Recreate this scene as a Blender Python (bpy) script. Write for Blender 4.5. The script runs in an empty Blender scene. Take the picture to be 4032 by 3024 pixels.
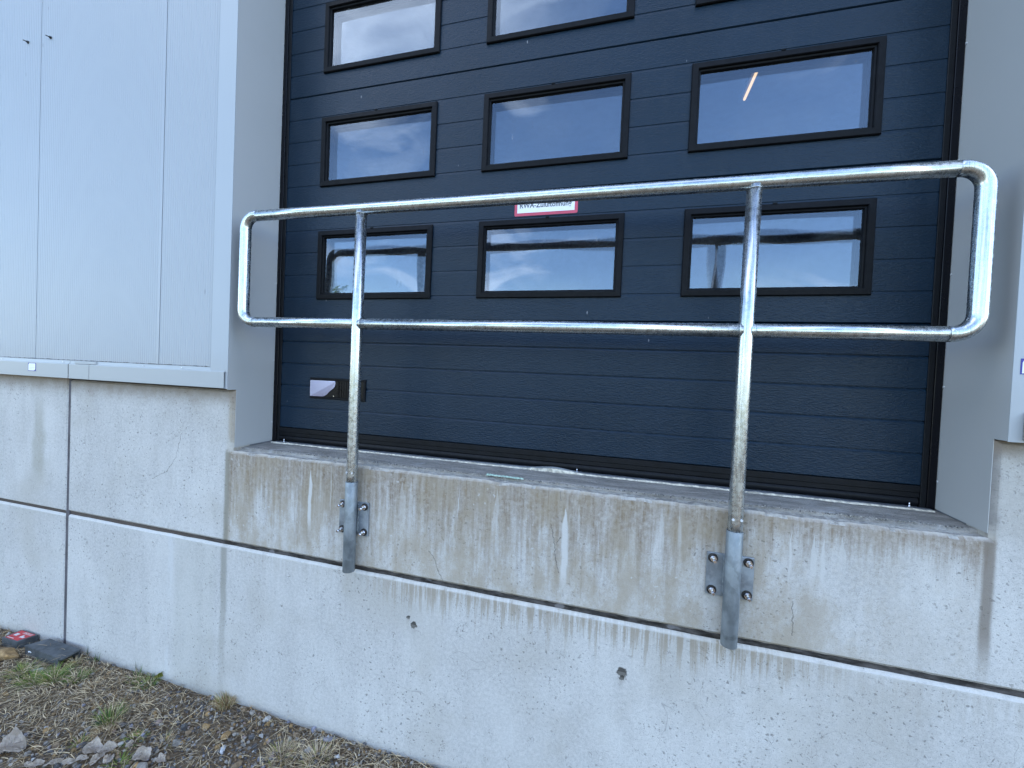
import bpy, bmesh, math, random
import numpy as np
from mathutils import Vector, Matrix, noise as mnoise

random.seed(7)
rng = np.random.default_rng(7)
scene = bpy.context.scene
COL = scene.collection

# ------------------------------------------------------------------ camera
# origin: left door jamb, concrete face (y = 0), door threshold (z = 0); metres
cam_d = bpy.data.cameras.new('camera')
cam = bpy.data.objects.new('camera', cam_d)
COL.objects.link(cam)
yaw, pitch, roll = math.radians(-15.45724305), math.radians(-1.2411553), math.radians(2.48707701)
fwd = Vector((math.sin(yaw)*math.cos(pitch), math.cos(yaw)*math.cos(pitch), math.sin(pitch)))
right = Vector((math.cos(yaw), -math.sin(yaw), 0))
up = right.cross(fwd)
r2 = right*math.cos(roll) + up*math.sin(roll)
u2 = -right*math.sin(roll) + up*math.cos(roll)
m = Matrix.Identity(4)
for i in range(3):
    m[i][0] = r2[i]; m[i][1] = u2[i]; m[i][2] = -fwd[i]
m[0][3], m[1][3], m[2][3] = 1.89644, -1.6355667, 0.42965
cam.matrix_world = m
cam_d.sensor_width = 36.0
cam_d.lens = 1633.8934/4032*36.0
cam_d.clip_start = 0.05
cam_d.clip_end = 3000
scene.camera = cam

# ------------------------------------------------------------------ world, sun, exposure
SUN_EL, SUN_AZ = math.radians(46), math.radians(74)      # azimuth from +Y towards +X (behind the building)
world = bpy.data.worlds.new('World')
scene.world = world
world.use_nodes = True
wn, wl = world.node_tree.nodes, world.node_tree.links
wn.clear()
w_out = wn.new('ShaderNodeOutputWorld')
w_bg = wn.new('ShaderNodeBackground')
w_bg.inputs['Strength'].default_value = 0.14
sky = wn.new('ShaderNodeTexSky')
sky.sky_type = 'NISHITA'
sky.sun_disc = False
sky.sun_elevation = SUN_EL
sky.sun_rotation = SUN_AZ
sky.air_density = 1.0
sky.dust_density = 0.35
sky.ozone_density = 3.0
tc = wn.new('ShaderNodeTexCoord')
sep = wn.new('ShaderNodeSeparateXYZ')
wl.new(tc.outputs['Generated'], sep.inputs[0])
def wmath(op, a, b=None):
    n = wn.new('ShaderNodeMath'); n.operation = op
    for k, v in enumerate((a, b)):
        if v is None: continue
        if isinstance(v, (int, float)): n.inputs[k].default_value = v
        else: wl.new(v, n.inputs[k])
    return n.outputs[0]
zz = wmath('ADD', wmath('MAXIMUM', sep.outputs['Z'], 0.0), 0.16)
comb = wn.new('ShaderNodeCombineXYZ')
wl.new(wmath('DIVIDE', sep.outputs['X'], zz), comb.inputs[0])
wl.new(wmath('DIVIDE', sep.outputs['Y'], zz), comb.inputs[1])
comb.inputs[2].default_value = 15.3
cn = wn.new('ShaderNodeTexNoise')
cn.inputs['Scale'].default_value = 1.05
cn.inputs['Detail'].default_value = 9
cn.inputs['Roughness'].default_value = 0.56
cn.inputs['Distortion'].default_value = 0.35
wl.new(comb.outputs[0], cn.inputs['Vector'])
cr = wn.new('ShaderNodeValToRGB')
cr.color_ramp.elements[0].position = 0.53
cr.color_ramp.elements[0].color = (0, 0, 0, 1)
cr.color_ramp.elements[1].position = 0.74
cr.color_ramp.elements[1].color = (1, 1, 1, 1)
wl.new(cn.outputs['Fac'], cr.inputs['Fac'])
mixw = wn.new('ShaderNodeMixRGB')
wl.new(wmath('MULTIPLY', cr.outputs['Color'], 0.8), mixw.inputs['Fac'])
wl.new(sky.outputs[0], mixw.inputs['Color1'])
mixw.inputs['Color2'].default_value = (8.6, 9.3, 10.4, 1)
wl.new(mixw.outputs[0], w_bg.inputs['Color'])
wl.new(w_bg.outputs[0], w_out.inputs[0])

sun_d = bpy.data.lights.new('sun', 'SUN')
sun_d.energy = 2.8
sun_d.angle = math.radians(0.55)
sun_d.color = (1.0, 0.95, 0.87)
sun = bpy.data.objects.new('sun', sun_d)
COL.objects.link(sun)
sdir = Vector((math.sin(SUN_AZ)*math.cos(SUN_EL), math.cos(SUN_AZ)*math.cos(SUN_EL), math.sin(SUN_EL)))
sun.rotation_euler = sdir.to_track_quat('Z', 'Y').to_euler()
sun.location = (0, 30, 40)

scene.view_settings.view_transform = 'Standard'
scene.view_settings.look = 'None'
scene.view_settings.gamma = 1.0
scene.view_settings.use_curve_mapping = False
scene.view_settings.exposure = 2.2
scene.render.engine = 'CYCLES'
scene.cycles.use_denoising = True
scene.cycles.max_bounces = 10
scene.cycles.transparent_max_bounces = 16
scene.cycles.diffuse_bounces = 4
scene.cycles.glossy_bounces = 5
scene.cycles.caustics_reflective = False
scene.cycles.caustics_refractive = False
scene.cycles.sample_clamp_indirect = 8

# ------------------------------------------------------------------ node helper
class G:
    def __init__(s, name):
        s.m = bpy.data.materials.new(name); s.m.use_nodes = True
        s.t = s.m.node_tree; s.n = s.t.nodes; s.l = s.t.links
        s.n.clear()
        s.out = s.n.new('ShaderNodeOutputMaterial')
        s.p = s.n.new('ShaderNodeBsdfPrincipled')
        s.l.new(s.p.outputs[0], s.out.inputs[0])
        geo = s.n.new('ShaderNodeNewGeometry')
        s.geo = geo
        s.pos = geo.outputs['Position']
        sp = s.n.new('ShaderNodeSeparateXYZ'); s.l.new(s.pos, sp.inputs[0])
        s.x, s.y, s.z = sp.outputs
    def put(s, sock, v):
        if isinstance(v, (int, float)):
            sock.default_value = v
        elif isinstance(v, tuple):
            sock.default_value = (*v, 1) if len(v) == 3 and sock.type == 'RGBA' else v
        else:
            s.l.new(v, sock)
    def math(s, op, a, b=None, c=None, clamp=False):
        n = s.n.new('ShaderNodeMath'); n.operation = op; n.use_clamp = clamp
        for k, v in enumerate((a, b, c)):
            if v is not None: s.put(n.inputs[k], v)
        return n.outputs[0]
    def add(s, a, b): return s.math('ADD', a, b)
    def sub(s, a, b): return s.math('SUBTRACT', a, b)
    def mul(s, a, b): return s.math('MULTIPLY', a, b)
    def vscale(s, sc, off=(0, 0, 0), vec=None):
        n = s.n.new('ShaderNodeMapping')
        n.inputs['Scale'].default_value = sc
        n.inputs['Location'].default_value = off
        s.l.new(vec or s.pos, n.inputs['Vector'])
        return n.outputs[0]
    def noise(s, sc=(1, 1, 1), scale=1.0, detail=4, rough=0.55, dist=0.0, off=(0, 0, 0), vec=None, color=False):
        n = s.n.new('ShaderNodeTexNoise')
        s.l.new(s.vscale(sc, off, vec), n.inputs['Vector'])
        n.inputs['Scale'].default_value = scale
        n.inputs['Detail'].default_value = detail
        n.inputs['Roughness'].default_value = rough
        n.inputs['Distortion'].default_value = dist
        return n.outputs['Color' if color else 'Fac']
    def voro(s, sc=(1, 1, 1), scale=1.0, feature='F1', rand=1.0, out='Distance', off=(0, 0, 0), vec=None):
        n = s.n.new('ShaderNodeTexVoronoi'); n.feature = feature
        s.l.new(s.vscale(sc, off, vec), n.inputs['Vector'])
        n.inputs['Scale'].default_value = scale
        n.inputs['Randomness'].default_value = rand
        return n.outputs[out]
    def ss(s, v, a, b, lo=0.0, hi=1.0):
        n = s.n.new('ShaderNodeMapRange'); n.interpolation_type = 'SMOOTHSTEP'
        s.put(n.inputs['Value'], v)
        s.put(n.inputs['From Min'], a); s.put(n.inputs['From Max'], b)
        n.inputs['To Min'].default_value = lo; n.inputs['To Max'].default_value = hi
        return n.outputs[0]
    def mix(s, f, a, b, mode='MIX'):
        n = s.n.new('ShaderNodeMixRGB'); n.blend_type = mode
        s.put(n.inputs['Fac'], f)
        for k, v in (('Color1', a), ('Color2', b)):
            if isinstance(v, tuple): n.inputs[k].default_value = (*v[:3], 1)
            else: s.put(n.inputs[k], v)
        return n.outputs[0]
    def bump(s, h, strength=0.3, dist=0.01):
        n = s.n.new('ShaderNodeBump')
        n.inputs['Strength'].default_value = strength
        n.inputs['Distance'].default_value = dist
        s.l.new(h, n.inputs['Height'])
        s.l.new(n.outputs[0], s.p.inputs['Normal'])
        return n.outputs[0]
    def set(s, **k):
        names = dict(color='Base Color', rough='Roughness', metal='Metallic', spec='Specular IOR Level',
                     coat='Coat Weight', coatr='Coat Roughness', alpha='Alpha')
        for a, v in k.items():
            s.put(s.p.inputs[names[a]], v)
        return s.m

def band(g, v, c, w, soft):
    """1 inside |v-c|<w, soft edge"""
    d = g.math('ABSOLUTE', g.sub(v, c))
    return g.ss(d, w, w + soft, 1.0, 0.0)

# ------------------------------------------------------------------ materials
def concrete(name, kind):
    g = G(name)
    n1 = g.noise(scale=1.7, detail=3)
    n2 = g.noise(sc=(1, 1, 0.28), scale=9, detail=5, rough=0.65)
    n3 = g.noise(scale=70, detail=3, rough=0.7)
    n4 = g.noise(scale=260, detail=2, rough=0.7)
    c = g.mix(g.ss(n1, 0.3, 0.7), (0.425, 0.412, 0.39), (0.52, 0.507, 0.48))
    c = g.mix(g.ss(n2, 0.38, 0.70, 0, 0.55), c, (0.37, 0.355, 0.335))
    c = g.mix(g.ss(n3, 0.35, 0.65, 0.0, 0.40), c, (0.62, 0.60, 0.57))
    c = g.mix(g.ss(n4, 0.50, 0.70, 0.0, 0.5), c, (0.22, 0.215, 0.205))
    # warm yellowish-lilac blotches
    c = g.mix(g.ss(g.noise(scale=2.4, detail=5, off=(3, 1, 9)), 0.50, 0.72, 0, 0.45), c, (0.36, 0.335, 0.29))
    # speckle: small dark irregular spots in clusters
    wv = g.noise(scale=30, detail=2, color=True)
    warp = g.n.new('ShaderNodeVectorMath'); warp.operation = 'MULTIPLY_ADD'
    g.l.new(wv, warp.inputs[0]); warp.inputs[1].default_value = (0.035, 0.035, 0.035); g.l.new(g.pos, warp.inputs[2])
    vo = g.voro(scale=42, vec=warp.outputs[0])
    vo2 = g.voro(scale=95, vec=warp.outputs[0], off=(2, 5, 1))
    clus = g.noise(scale=2.6, detail=4, off=(11, 2, 4))
    spots = g.mul(g.ss(vo, 0.12, 0.22, 1, 0), g.ss(clus, 0.36, 0.60))
    spots2 = g.mul(g.ss(vo2, 0.12, 0.2, 1, 0), g.ss(clus, 0.30, 0.55))
    c = g.mix(g.mul(spots, 0.70), c, (0.17, 0.165, 0.155))
    c = g.mix(g.mul(spots2, 0.62), c, (0.15, 0.148, 0.145))
    if kind == 'low':
        # fine hair-like scratches / crazing
        a = g.noise(scale=16, detail=2, dist=1.8, off=(5, 5, 5))
        line = g.ss(g.math('ABSOLUTE', g.sub(a, 0.5)), 0.0, 0.012, 1, 0)
        msk = g.ss(g.noise(scale=13, detail=1, off=(1, 9, 2)), 0.57, 0.66)
        c = g.mix(g.mul(g.mul(line, msk), 0.85), c, (0.14, 0.13, 0.12))
        a = g.noise(scale=5, detail=1, dist=0.6, off=(8, 5, 3))
        line = g.ss(g.math('ABSOLUTE', g.sub(a, 0.47)), 0.0, 0.004, 1, 0)
        msk = g.ss(g.noise(scale=3.5, detail=1, off=(7, 9, 2)), 0.55, 0.62)
        c = g.mix(g.mul(g.mul(line, msk), 0.5), c, (0.22, 0.21, 0.2))
        # short drips under the joint, middle stretch only
        xs = g.noise(sc=(1, 0, 0.05), scale=42, detail=6, rough=0.75)
        ln = g.ss(xs, 0.36, 0.78, 0.03, 0.26)
        dep = g.math('DIVIDE', g.sub(-0.517, g.z), ln)
        dr = g.ss(dep, 0.0, 1.1, 1, 0)
        xm = g.mul(g.ss(g.x, 0.75, 1.05), g.ss(g.x, 2.35, 2.75, 1, 0))
        xm = g.add(xm, g.mul(0.30, g.ss(g.x, -0.2, 0.2)))
        dr = g.mul(g.mul(dr, xm), g.ss(xs, 0.40, 0.56))
        c = g.mix(g.math('MULTIPLY', dr, 0.62, clamp=True), c, (0.27, 0.225, 0.165))
        # vertical runoff under the left door corner, and pale wiped stripe
        wob = g.mul(g.sub(g.noise(sc=(0, 0, 1), scale=3), 0.5), 0.03)
        xx = g.add(g.x, wob)
        cs = g.mul(band(g, xx, -0.036, 0.008, 0.022), g.ss(g.z, -1.25, -0.6, 0.25, 1.0))
        c = g.mix(g.mul(cs, 0.75), c, (0.235, 0.225, 0.19))
        ws = g.mul(band(g, xx, -0.40, 0.012, 0.02), g.ss(g.noise(sc=(3, 3, .6), scale=8), 0.42, 0.6))
        c = g.mix(g.mul(ws, 0.55), c, (0.52, 0.52, 0.51))
        ws = g.mul(g.mul(g.ss(g.x, -0.40, -0.34), g.ss(g.x, -0.12, -0.06, 1, 0)), 0.25)
        c = g.mix(ws, c, (0.35, 0.34, 0.29))
        # sharp right-hand crayon line
        # form-tie pits: shade of the hollows painted as dark spots, plus stain runs
        for (px, pz, r) in ((1.0425, -0.689, 0.015), (1.013, -0.661, 0.009), (1.9307, -0.690, 0.019), (1.9295, -0.712, 0.009), (0.28, -0.555, 0.0)):
            if r == 0: continue
            dx = g.sub(g.x, px); dz = g.sub(g.z, pz)
            wn_ = g.mul(g.sub(g.noise(scale=70, detail=3), 0.5), 0.022)
            d = g.add(g.math('SQRT', g.add(g.mul(dx, dx), g.mul(dz, dz))), wn_)
            c = g.mix(g.mul(g.ss(d, r*0.8, r*1.15, 1, 0), 0.95), c, (0.05, 0.046, 0.04))
            run = g.mul(band(g, g.x, px, r*0.5, r*0.6), g.mul(g.ss(g.z, pz-0.07, pz, 0, 1), g.ss(g.z, pz, pz+0.002, 1, 0)))
            c = g.mix(g.mul(run, 0.35), c, (0.27, 0.25, 0.22))
        # chamfer lip painted paler, standing in for the sky light it catches
        lip = g.mul(g.ss(g.z, -0.514, -0.508), g.ss(g.noise(scale=18, detail=5, rough=0.7), 0.35, 0.5, 0.15, 1.0))
        c = g.mix(g.mul(lip, 0.6), c, (0.56, 0.54, 0.50))
        # ground splash
        c = g.mix(g.mul(g.ss(g.add(g.z, g.mul(g.noise(scale=12), 0.06)), -1.27, -1.2, 1, 0), 0.35), c, (0.24, 0.215, 0.175))
    if kind == 'up':
        inside = g.mul(g.ss(g.x, -0.045, -0.015), g.ss(g.x, 3.005, 3.03, 1, 0))
        # damp brown-beige run-off below the ledge with ragged lower end
        xs = g.noise(sc=(1, 0, 0.07), scale=12, detail=7, rough=0.72)
        xs2 = g.noise(sc=(1, 0, 0.06), scale=55, detail=4, rough=0.7)
        env = g.ss(g.x, 1.7, 2.6, 0.0, 1.0)
        L0 = g.add(0.30, g.mul(env, -0.19))
        ln = g.mul(g.mul(L0, 1.15), g.ss(g.add(g.mul(xs, 0.7), g.mul(xs2, 0.3)), 0.36, 0.66, 0.35, 1.65))
        dep = g.math('DIVIDE', g.sub(-0.012, g.z), ln)
        dr = g.mul(g.mul(g.ss(dep, 0.1, 1.25, 1, 0), inside), g.ss(g.z, -0.006, 0.0, 1, 0))
        tone = g.ss(xs2, 0.3, 0.7, 0.45, 1.0)
        tone = g.mul(tone, g.ss(g.noise(scale=45, detail=4, rough=.7), 0.3, 0.7, 0.65, 1.0))
        c = g.mix(g.math('MULTIPLY', g.mul(dr, tone), 1.0, clamp=True), c, (0.165, 0.112, 0.062))
        mv = g.mul(g.mul(g.ss(g.noise(scale=48, detail=5, rough=0.75, off=(2, 7, 1)), 0.50, 0.62), inside), 0.33)
        c = g.mix(mv, c, (0.50, 0.475, 0.43))
        rg_ = g.ss(g.math('ABSOLUTE', g.sub(g.noise(scale=24, detail=4, rough=0.6, off=(12, 7, 1)), 0.5)), 0.0, 0.018, 1, 0)
        c = g.mix(g.mul(g.mul(rg_, g.ss(g.noise(scale=5, detail=2, off=(0, 3, 8)), 0.45, 0.6)), 0.35), c, (0.22, 0.2, 0.17))
        # second softer ochre mottling over the whole lower field
        mo = g.mul(g.mul(g.ss(g.noise(sc=(1, 1, 0.5), scale=7, detail=6, rough=0.7, off=(4, 4, 4)), 0.38, 0.62), inside), g.ss(g.x, 2.4, 2.9, 0.5, 0.1))
        c = g.mix(g.mul(mo, 1.25), c, (0.285, 0.23, 0.155))
        # pale lime streaks
        wob = g.mul(g.sub(g.noise(sc=(.3, 0, 1), scale=9, detail=3), 0.5), 0.022)
        xx = g.add(g.x, wob)
        for (px, z0, z1, w, a) in ((0.474, -0.055, -0.30, 0.010, 0.95), (0.591, -0.036, -0.20, 0.003, 0.5), (1.003, -0.034, -0.26, 0.008, 0.45),
                                   (1.233, -0.055, -0.14, 0.003, 0.7), (1.687, -0.085, -0.36, 0.013, 0.95), (1.74, -0.06, -0.12, 0.006, 0.4),
                                   (0.96, -0.06, -0.20, 0.016, 0.35), (2.05, -0.04, -0.17, 0.008, 0.4), (2.11, -0.04, -0.16, 0.007, 0.35),
                                   (2.47, -0.06, -0.20, 0.004, 0.8), (2.538, -0.07, -0.21, 0.010, 0.65), (2.566, -0.072, -0.20, 0.007, 0.8),
                                   (2.62, -0.06, -0.15, 0.012, 0.5), (1.40, -0.04, -0.2, 0.012, 0.4)):
            half = g.ss(g.z, z0, z0 - 0.09, w*0.12, w)
            d = g.math('ABSOLUTE', g.sub(xx, px))
            mx = g.ss(g.math('DIVIDE', d, half), 0.55, 1.25, 1, 0)
            mz = g.mul(g.ss(g.z, z0, z0 - 0.012), g.ss(g.z, z1 - 0.08, z1 + 0.02))
            c = g.mix(g.mul(g.mul(mx, mz), a), c, (0.50, 0.49, 0.465))
        # white specks
        vs = g.voro(scale=26, off=(3, 3, 3), vec=warp.outputs[0])
        sp = g.mul(g.ss(vs, 0.09, 0.14, 1, 0), g.mul(inside, g.ss(g.noise(scale=5, off=(9, 1, 1)), 0.48, 0.6)))
        c = g.mix(g.mul(sp, 0.6), c, (0.5, 0.495, 0.48))
        # corner runs (dirty water off both jambs)
        cs = g.mul(band(g, g.add(g.x, g.mul(wob, .5)), -0.030, 0.006, 0.018), g.ss(g.z, -0.03, -0.0, 1, 0))
        c = g.mix(g.mul(cs, 0.8), c, (0.215, 0.195, 0.15))
        cs = g.mul(band(g, g.add(g.x, g.mul(wob, .5)), 3.008, 0.008, 0.014), g.mul(g.ss(g.z, -0.03, -0.0, 1, 0), g.ss(g.z, -0.46, -0.3, 0.15, 1)))
        c = g.mix(g.mul(cs, 0.85), c, (0.19, 0.16, 0.13))
        # edge grime along the notch right side
        cs = g.mul(g.ss(g.add(g.x, g.mul(g.noise(scale=25, detail=4), .03)), 3.02, 3.05, 1, 0), g.mul(g.ss(g.x, 3.0, 3.004), g.ss(g.z, -0.01, 0.0)))
        c = g.mix(g.mul(cs, 0.7), c, (0.16, 0.15, 0.145))
        # grime under the flashing, left
        ed = g.add(g.z, g.mul(g.sub(g.noise(scale=14, detail=5), .5), .09))
        gm = g.mul(g.ss(ed, 0.17, 0.32), g.ss(g.x, 0.0, 0.01, 1, 0))
        c = g.mix(g.mul(gm, 0.85), c, (0.22, 0.165, 0.115))
        gm = g.mul(g.ss(ed, 0.2, 0.31), g.ss(g.x, 3.0, 3.01))
        c = g.mix(g.mul(gm, 0.85), c, (0.22, 0.165, 0.115))
        # two rusty-green runs on the far-left panel
        xw = g.add(g.x, g.mul(g.sub(g.noise(scale=5, detail=3), 0.5), 0.12))
        rn = g.mul(band(g, xw, -1.475, 0.02, 0.05), g.mul(g.ss(g.z, -0.38, -0.2), g.ss(g.z, 0.0, 0.22, 1, 0.2)))
        c = g.mix(g.mul(rn, 0.5), c, (0.285, 0.27, 0.215))
        # cracks
        for (fx, pts, wd) in ((0, ((1.660, -0.015), (1.668, -0.06)), 0.0012), (0, ((1.632, -0.16), (1.652, -0.24), (1.655, -0.30), (1.672, -0.35)), 0.0016), (0, ((1.652, -0.24), (1.672, -0.205)), 0.0013),
                              (0, ((1.10, -0.35), (1.125, -0.37), (1.170, -0.47)), 0.0013), (0, ((2.485, -0.31), (2.487, -0.38), (2.49, -0.43)), 0.0014),
                              (0, ((-0.55, -0.215), (-0.44, -0.16), (-0.38, -0.08), (-0.345, 0.05)), 0.0013)):
            for (ax, az), (bx, bz) in zip(pts[:-1], pts[1:]):
                ll = math.hypot(bx-ax, bz-az); ux, uz = (bx-ax)/ll, (bz-az)/ll
                nw = g.mul(g.sub(g.noise(scale=38, detail=4), .5), 0.024)
                al = g.add(g.mul(g.sub(g.x, ax), ux), g.mul(g.sub(g.z, az), uz))
                pr = g.add(g.add(g.mul(g.sub(g.x, ax), -uz), g.mul(g.sub(g.z, az), ux)), nw)
                mk = g.mul(g.ss(g.math('ABSOLUTE', pr), wd*0.5, wd*1.6, 1, 0), g.mul(g.math('GREATER_THAN', al, 0.0), g.math('LESS_THAN', al, ll)))
                c = g.mix(g.mul(mk, 0.65), c, (0.10, 0.09, 0.075))
        # worn pale arris of the ledge
        ar = g.mul(g.ss(g.z, -0.028, -0.014), g.mul(inside, g.ss(g.z, 0.02, 0.03, 1, 0)))
        ar = g.mul(ar, g.ss(g.noise(scale=30, detail=5, rough=.7), 0.35, 0.6, 0.35, 1))
        c = g.mix(g.mul(ar, 0.85), c, (0.47, 0.44, 0.39))
    h = g.add(g.mul(n3, 0.5), g.add(g.mul(n4, 0.5), g.mul(spots, -0.8)))
    g.bump(h, 0.40, 0.004)
    return g.set(color=c, rough=0.88, spec=0.25)

def m_ledge(name, pale=0.0):
    g = G(name)
    n = g.noise(sc=(0.35, 1.6, 1), scale=16, detail=7, rough=0.7)
    n2 = g.noise(scale=90, detail=4, rough=0.7)
    n3 = g.noise(sc=(0.3, 3, 1), scale=30, detail=5, off=(3, 3, 0))
    c = g.mix(g.ss(n, 0.3, 0.7), (0.19, 0.175, 0.155), (0.36, 0.335, 0.30))
    c = g.mix(g.ss(n3, 0.55, 0.7, 0, 0.6), c, (0.15, 0.145, 0.135))
    c = g.mix(g.ss(n2, 0.5, 0.7, 0, 0.35), c, (0.40, 0.395, 0.38))
    c = g.mix(g.ss(g.noise(scale=6, detail=5, off=(6, 2, 1)), 0.58, 0.72, 0, 0.6), c, (0.40, 0.395, 0.385))
    if pale: c = g.mix(g.ss(g.noise(scale=38, detail=6, rough=0.75, off=(1, 8, 3)), 0.4, 0.58, 0.1, 1.0), c, (0.47, 0.44, 0.39))
    g.bump(g.add(n, g.add(n2, g.mul(n3, .7))), 0.9, 0.008)
    return g.set(color=c, rough=0.92, spec=0.2)

def plain(name, col, rough=0.5, metal=0.0, var=0.15, scale=20, bump=0.0, bscale=80, spec=0.5, bd=0.003, coat=0.0):
    g = G(name)
    n = g.noise(scale=scale, detail=5, rough=0.6)
    dark = tuple(v*(1-var) for v in col); lite = tuple(min(1, v*(1+var)) for v in col)
    c = g.mix(g.ss(n, 0.3, 0.7), dark, lite)
    if bump:
        g.bump(g.noise(scale=bscale, detail=4), bump, bd)
    r = g.ss(g.noise(scale=scale*2.3, detail=3, off=(5, 5, 5)), 0.3, 0.7, rough*0.88, min(1, rough*1.12))
    return g.set(color=c, rough=r, metal=metal, spec=spec, coat=coat)

def m_galv(name, vertical):
    g = G(name)
    n = g.noise(scale=55, detail=4, rough=0.65)
    st = g.noise(sc=(1, 1, 1), scale=12, detail=5)
    # drawn-tube streaks both ways plus oblique grinding marks
    sc1 = g.noise(sc=(260, 260, 5), scale=1, detail=3, rough=0.7)
    sc2 = g.noise(sc=(5, 260, 260), scale=1, detail=3, rough=0.7)
    sc3 = g.noise(sc=(180, 180, 120), scale=1.3, detail=2, rough=0.6)
    c = g.mix(g.ss(n, 0.3, 0.7), (0.47, 0.50, 0.515), (0.60, 0.635, 0.65))
    stk = g.noise(sc=(230, 230, 4) if vertical else (4, 230, 230), scale=1, detail=4, rough=0.75)
    c = g.mix(g.ss(stk, 0.45, 0.62, 0, 0.55), c, (0.20, 0.215, 0.22))
    c = g.mix(g.ss(stk, 0.30, 0.42, 0.5, 0.0), c, (0.66, 0.69, 0.70))
    c = g.mix(g.ss(st, 0.55, 0.7, 0, 0.3), c, (0.36, 0.37, 0.36))
    r = g.add(g.ss(n, 0.3, 0.7, 0.20, 0.33), g.ss(sc3, 0.55, 0.7, 0.0, 0.10))
    hv = g.add(g.add(g.mul(sc1, .5), g.mul(sc2, .5)), g.mul(n, 1.2))
    g.bump(hv, 0.03, 0.001)
    return g.set(color=c, rough=r, metal=0.95)

def m_dipped():
    g = G('dull_hot_dip_zinc')
    n = g.noise(sc=(1, 1, 0.5), scale=30, detail=5, rough=0.65)
    v = g.noise(scale=9, detail=4, off=(2, 2, 2), dist=0.8)
    c = g.mix(g.ss(n, 0.32, 0.68), (0.17, 0.195, 0.21), (0.27, 0.30, 0.32))
    c = g.mix(g.ss(v, 0.52, 0.6, 0, 0.45), c, (0.32, 0.36, 0.39))
    c = g.mix(g.ss(g.noise(scale=14, detail=3, off=(4, 9, 2)), 0.6, 0.68, 0, .4), c, (0.12, 0.135, 0.15))
    g.bump(n, 0.12, 0.002)
    return g.set(color=c, rough=g.ss(n, .3, .7, 0.42, 0.58), metal=0.55)

def m_plate():
    g = G('pale_zinc_plate')
    v = g.noise(scale=60, detail=3); n = g.noise(scale=12, detail=5)
    c = g.mix(g.ss(n, .35, .65), (0.22, 0.25, 0.28), (0.33, 0.37, 0.41))
    c = g.mix(g.ss(v, .45, .7, 0, .4), c, (0.40, 0.44, 0.48))
    return g.set(color=c, rough=g.ss(n, .3, .7, 0.34, 0.5), metal=0.6)

def m_door():
    g = G('anthracite_embossed_steel')
    # horizontally running wood-grain emboss
    warp = g.noise(sc=(14, 1, 10), scale=1, detail=3, color=True)
    w = g.n.new('ShaderNodeVectorMath'); w.operation = 'MULTIPLY_ADD'
    g.l.new(warp, w.inputs[0]); w.inputs[1].default_value = (0.02, 0, 0.012); g.l.new(g.pos, w.inputs[2])
    e = g.noise(sc=(55, 1, 190), scale=1, detail=2, rough=0.5, dist=0.6, vec=w.outputs[0])
    e2 = g.noise(sc=(110, 1, 330), scale=1, detail=2, rough=0.6, vec=w.outputs[0], off=(3, 0, 8))
    big = g.noise(scale=2.5, detail=3)
    c = g.mix(g.ss(big, 0.35, 0.65), (0.0030, 0.0140, 0.029), (0.0040, 0.0165, 0.034))
    # faint dust, scratches
    dust = g.noise(sc=(3, 1, 0.8), scale=5, detail=6, rough=0.7)
    c = g.mix(g.ss(dust, 0.45, 0.8, 0, 0.03), c, (0.16, 0.18, 0.2))
    tick = g.mul(g.ss(g.voro(sc=(1, 1, 0.35), scale=9, off=(1, 0, 7)), 0.018, 0.03, 1, 0), 0.7)
    c = g.mix(tick, c, (0.26, 0.27, 0.29))
    g.bump(g.add(g.mul(e, 0.8), g.mul(e2, 0.3)), 0.9, 0.0026)
    return g.set(color=c, rough=g.ss(dust, .35, .75, 0.30, 0.40), spec=0.27)

def m_pane(name, dirt=0.35):
    g = G(name)
    lw = g.n.new('ShaderNodeLayerWeight'); lw.inputs['Blend'].default_value = 0.5
    f = g.math('POWER', lw.outputs['Facing'], 5.0)
    F = g.add(0.11, g.mul(f, 0.89))
    tr = g.n.new('ShaderNodeBsdfTransparent'); tr.inputs[0].default_value = (0.93, 0.945, 0.95, 1)
    gl = g.n.new('ShaderNodeBsdfGlossy'); gl.inputs['Roughness'].default_value = 0.012; gl.inputs[0].default_value = (0.76, 0.87, 1.0, 1)
    mx = g.n.new('ShaderNodeMixShader'); g.l.new(F, mx.inputs[0]); g.l.new(tr.outputs[0], mx.inputs[1]); g.l.new(gl.outputs[0], mx.inputs[2])
    # chalky scuffs and haze on the acrylic
    df = g.n.new('ShaderNodeBsdfDiffuse'); df.inputs[0].default_value = (0.62, 0.62, 0.63, 1)
    s1 = g.noise(sc=(60, 1, 9), scale=1, detail=4, rough=0.75, off=(2, 0, 5))
    s2 = g.noise(scale=4.2, detail=2, off=(6, 1, 2))
    sc = g.mul(g.ss(s1, 0.64, 0.70), g.ss(s2, 0.55, 0.63))
    hz = g.ss(g.noise(scale=3, detail=6, rough=.65, off=(9, 2, 1)), 0.4, 0.8, 0.004, 0.03)
    m2 = g.n.new('ShaderNodeMixShader')
    g.l.new(g.math('ADD', g.mul(sc, dirt), hz, clamp=True), m2.inputs[0]); g.l.new(mx.outputs[0], m2.inputs[1]); g.l.new(df.outputs[0], m2.inputs[2])
    g.l.new(m2.outputs[0], g.out.inputs[0])
    return g.m

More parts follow.
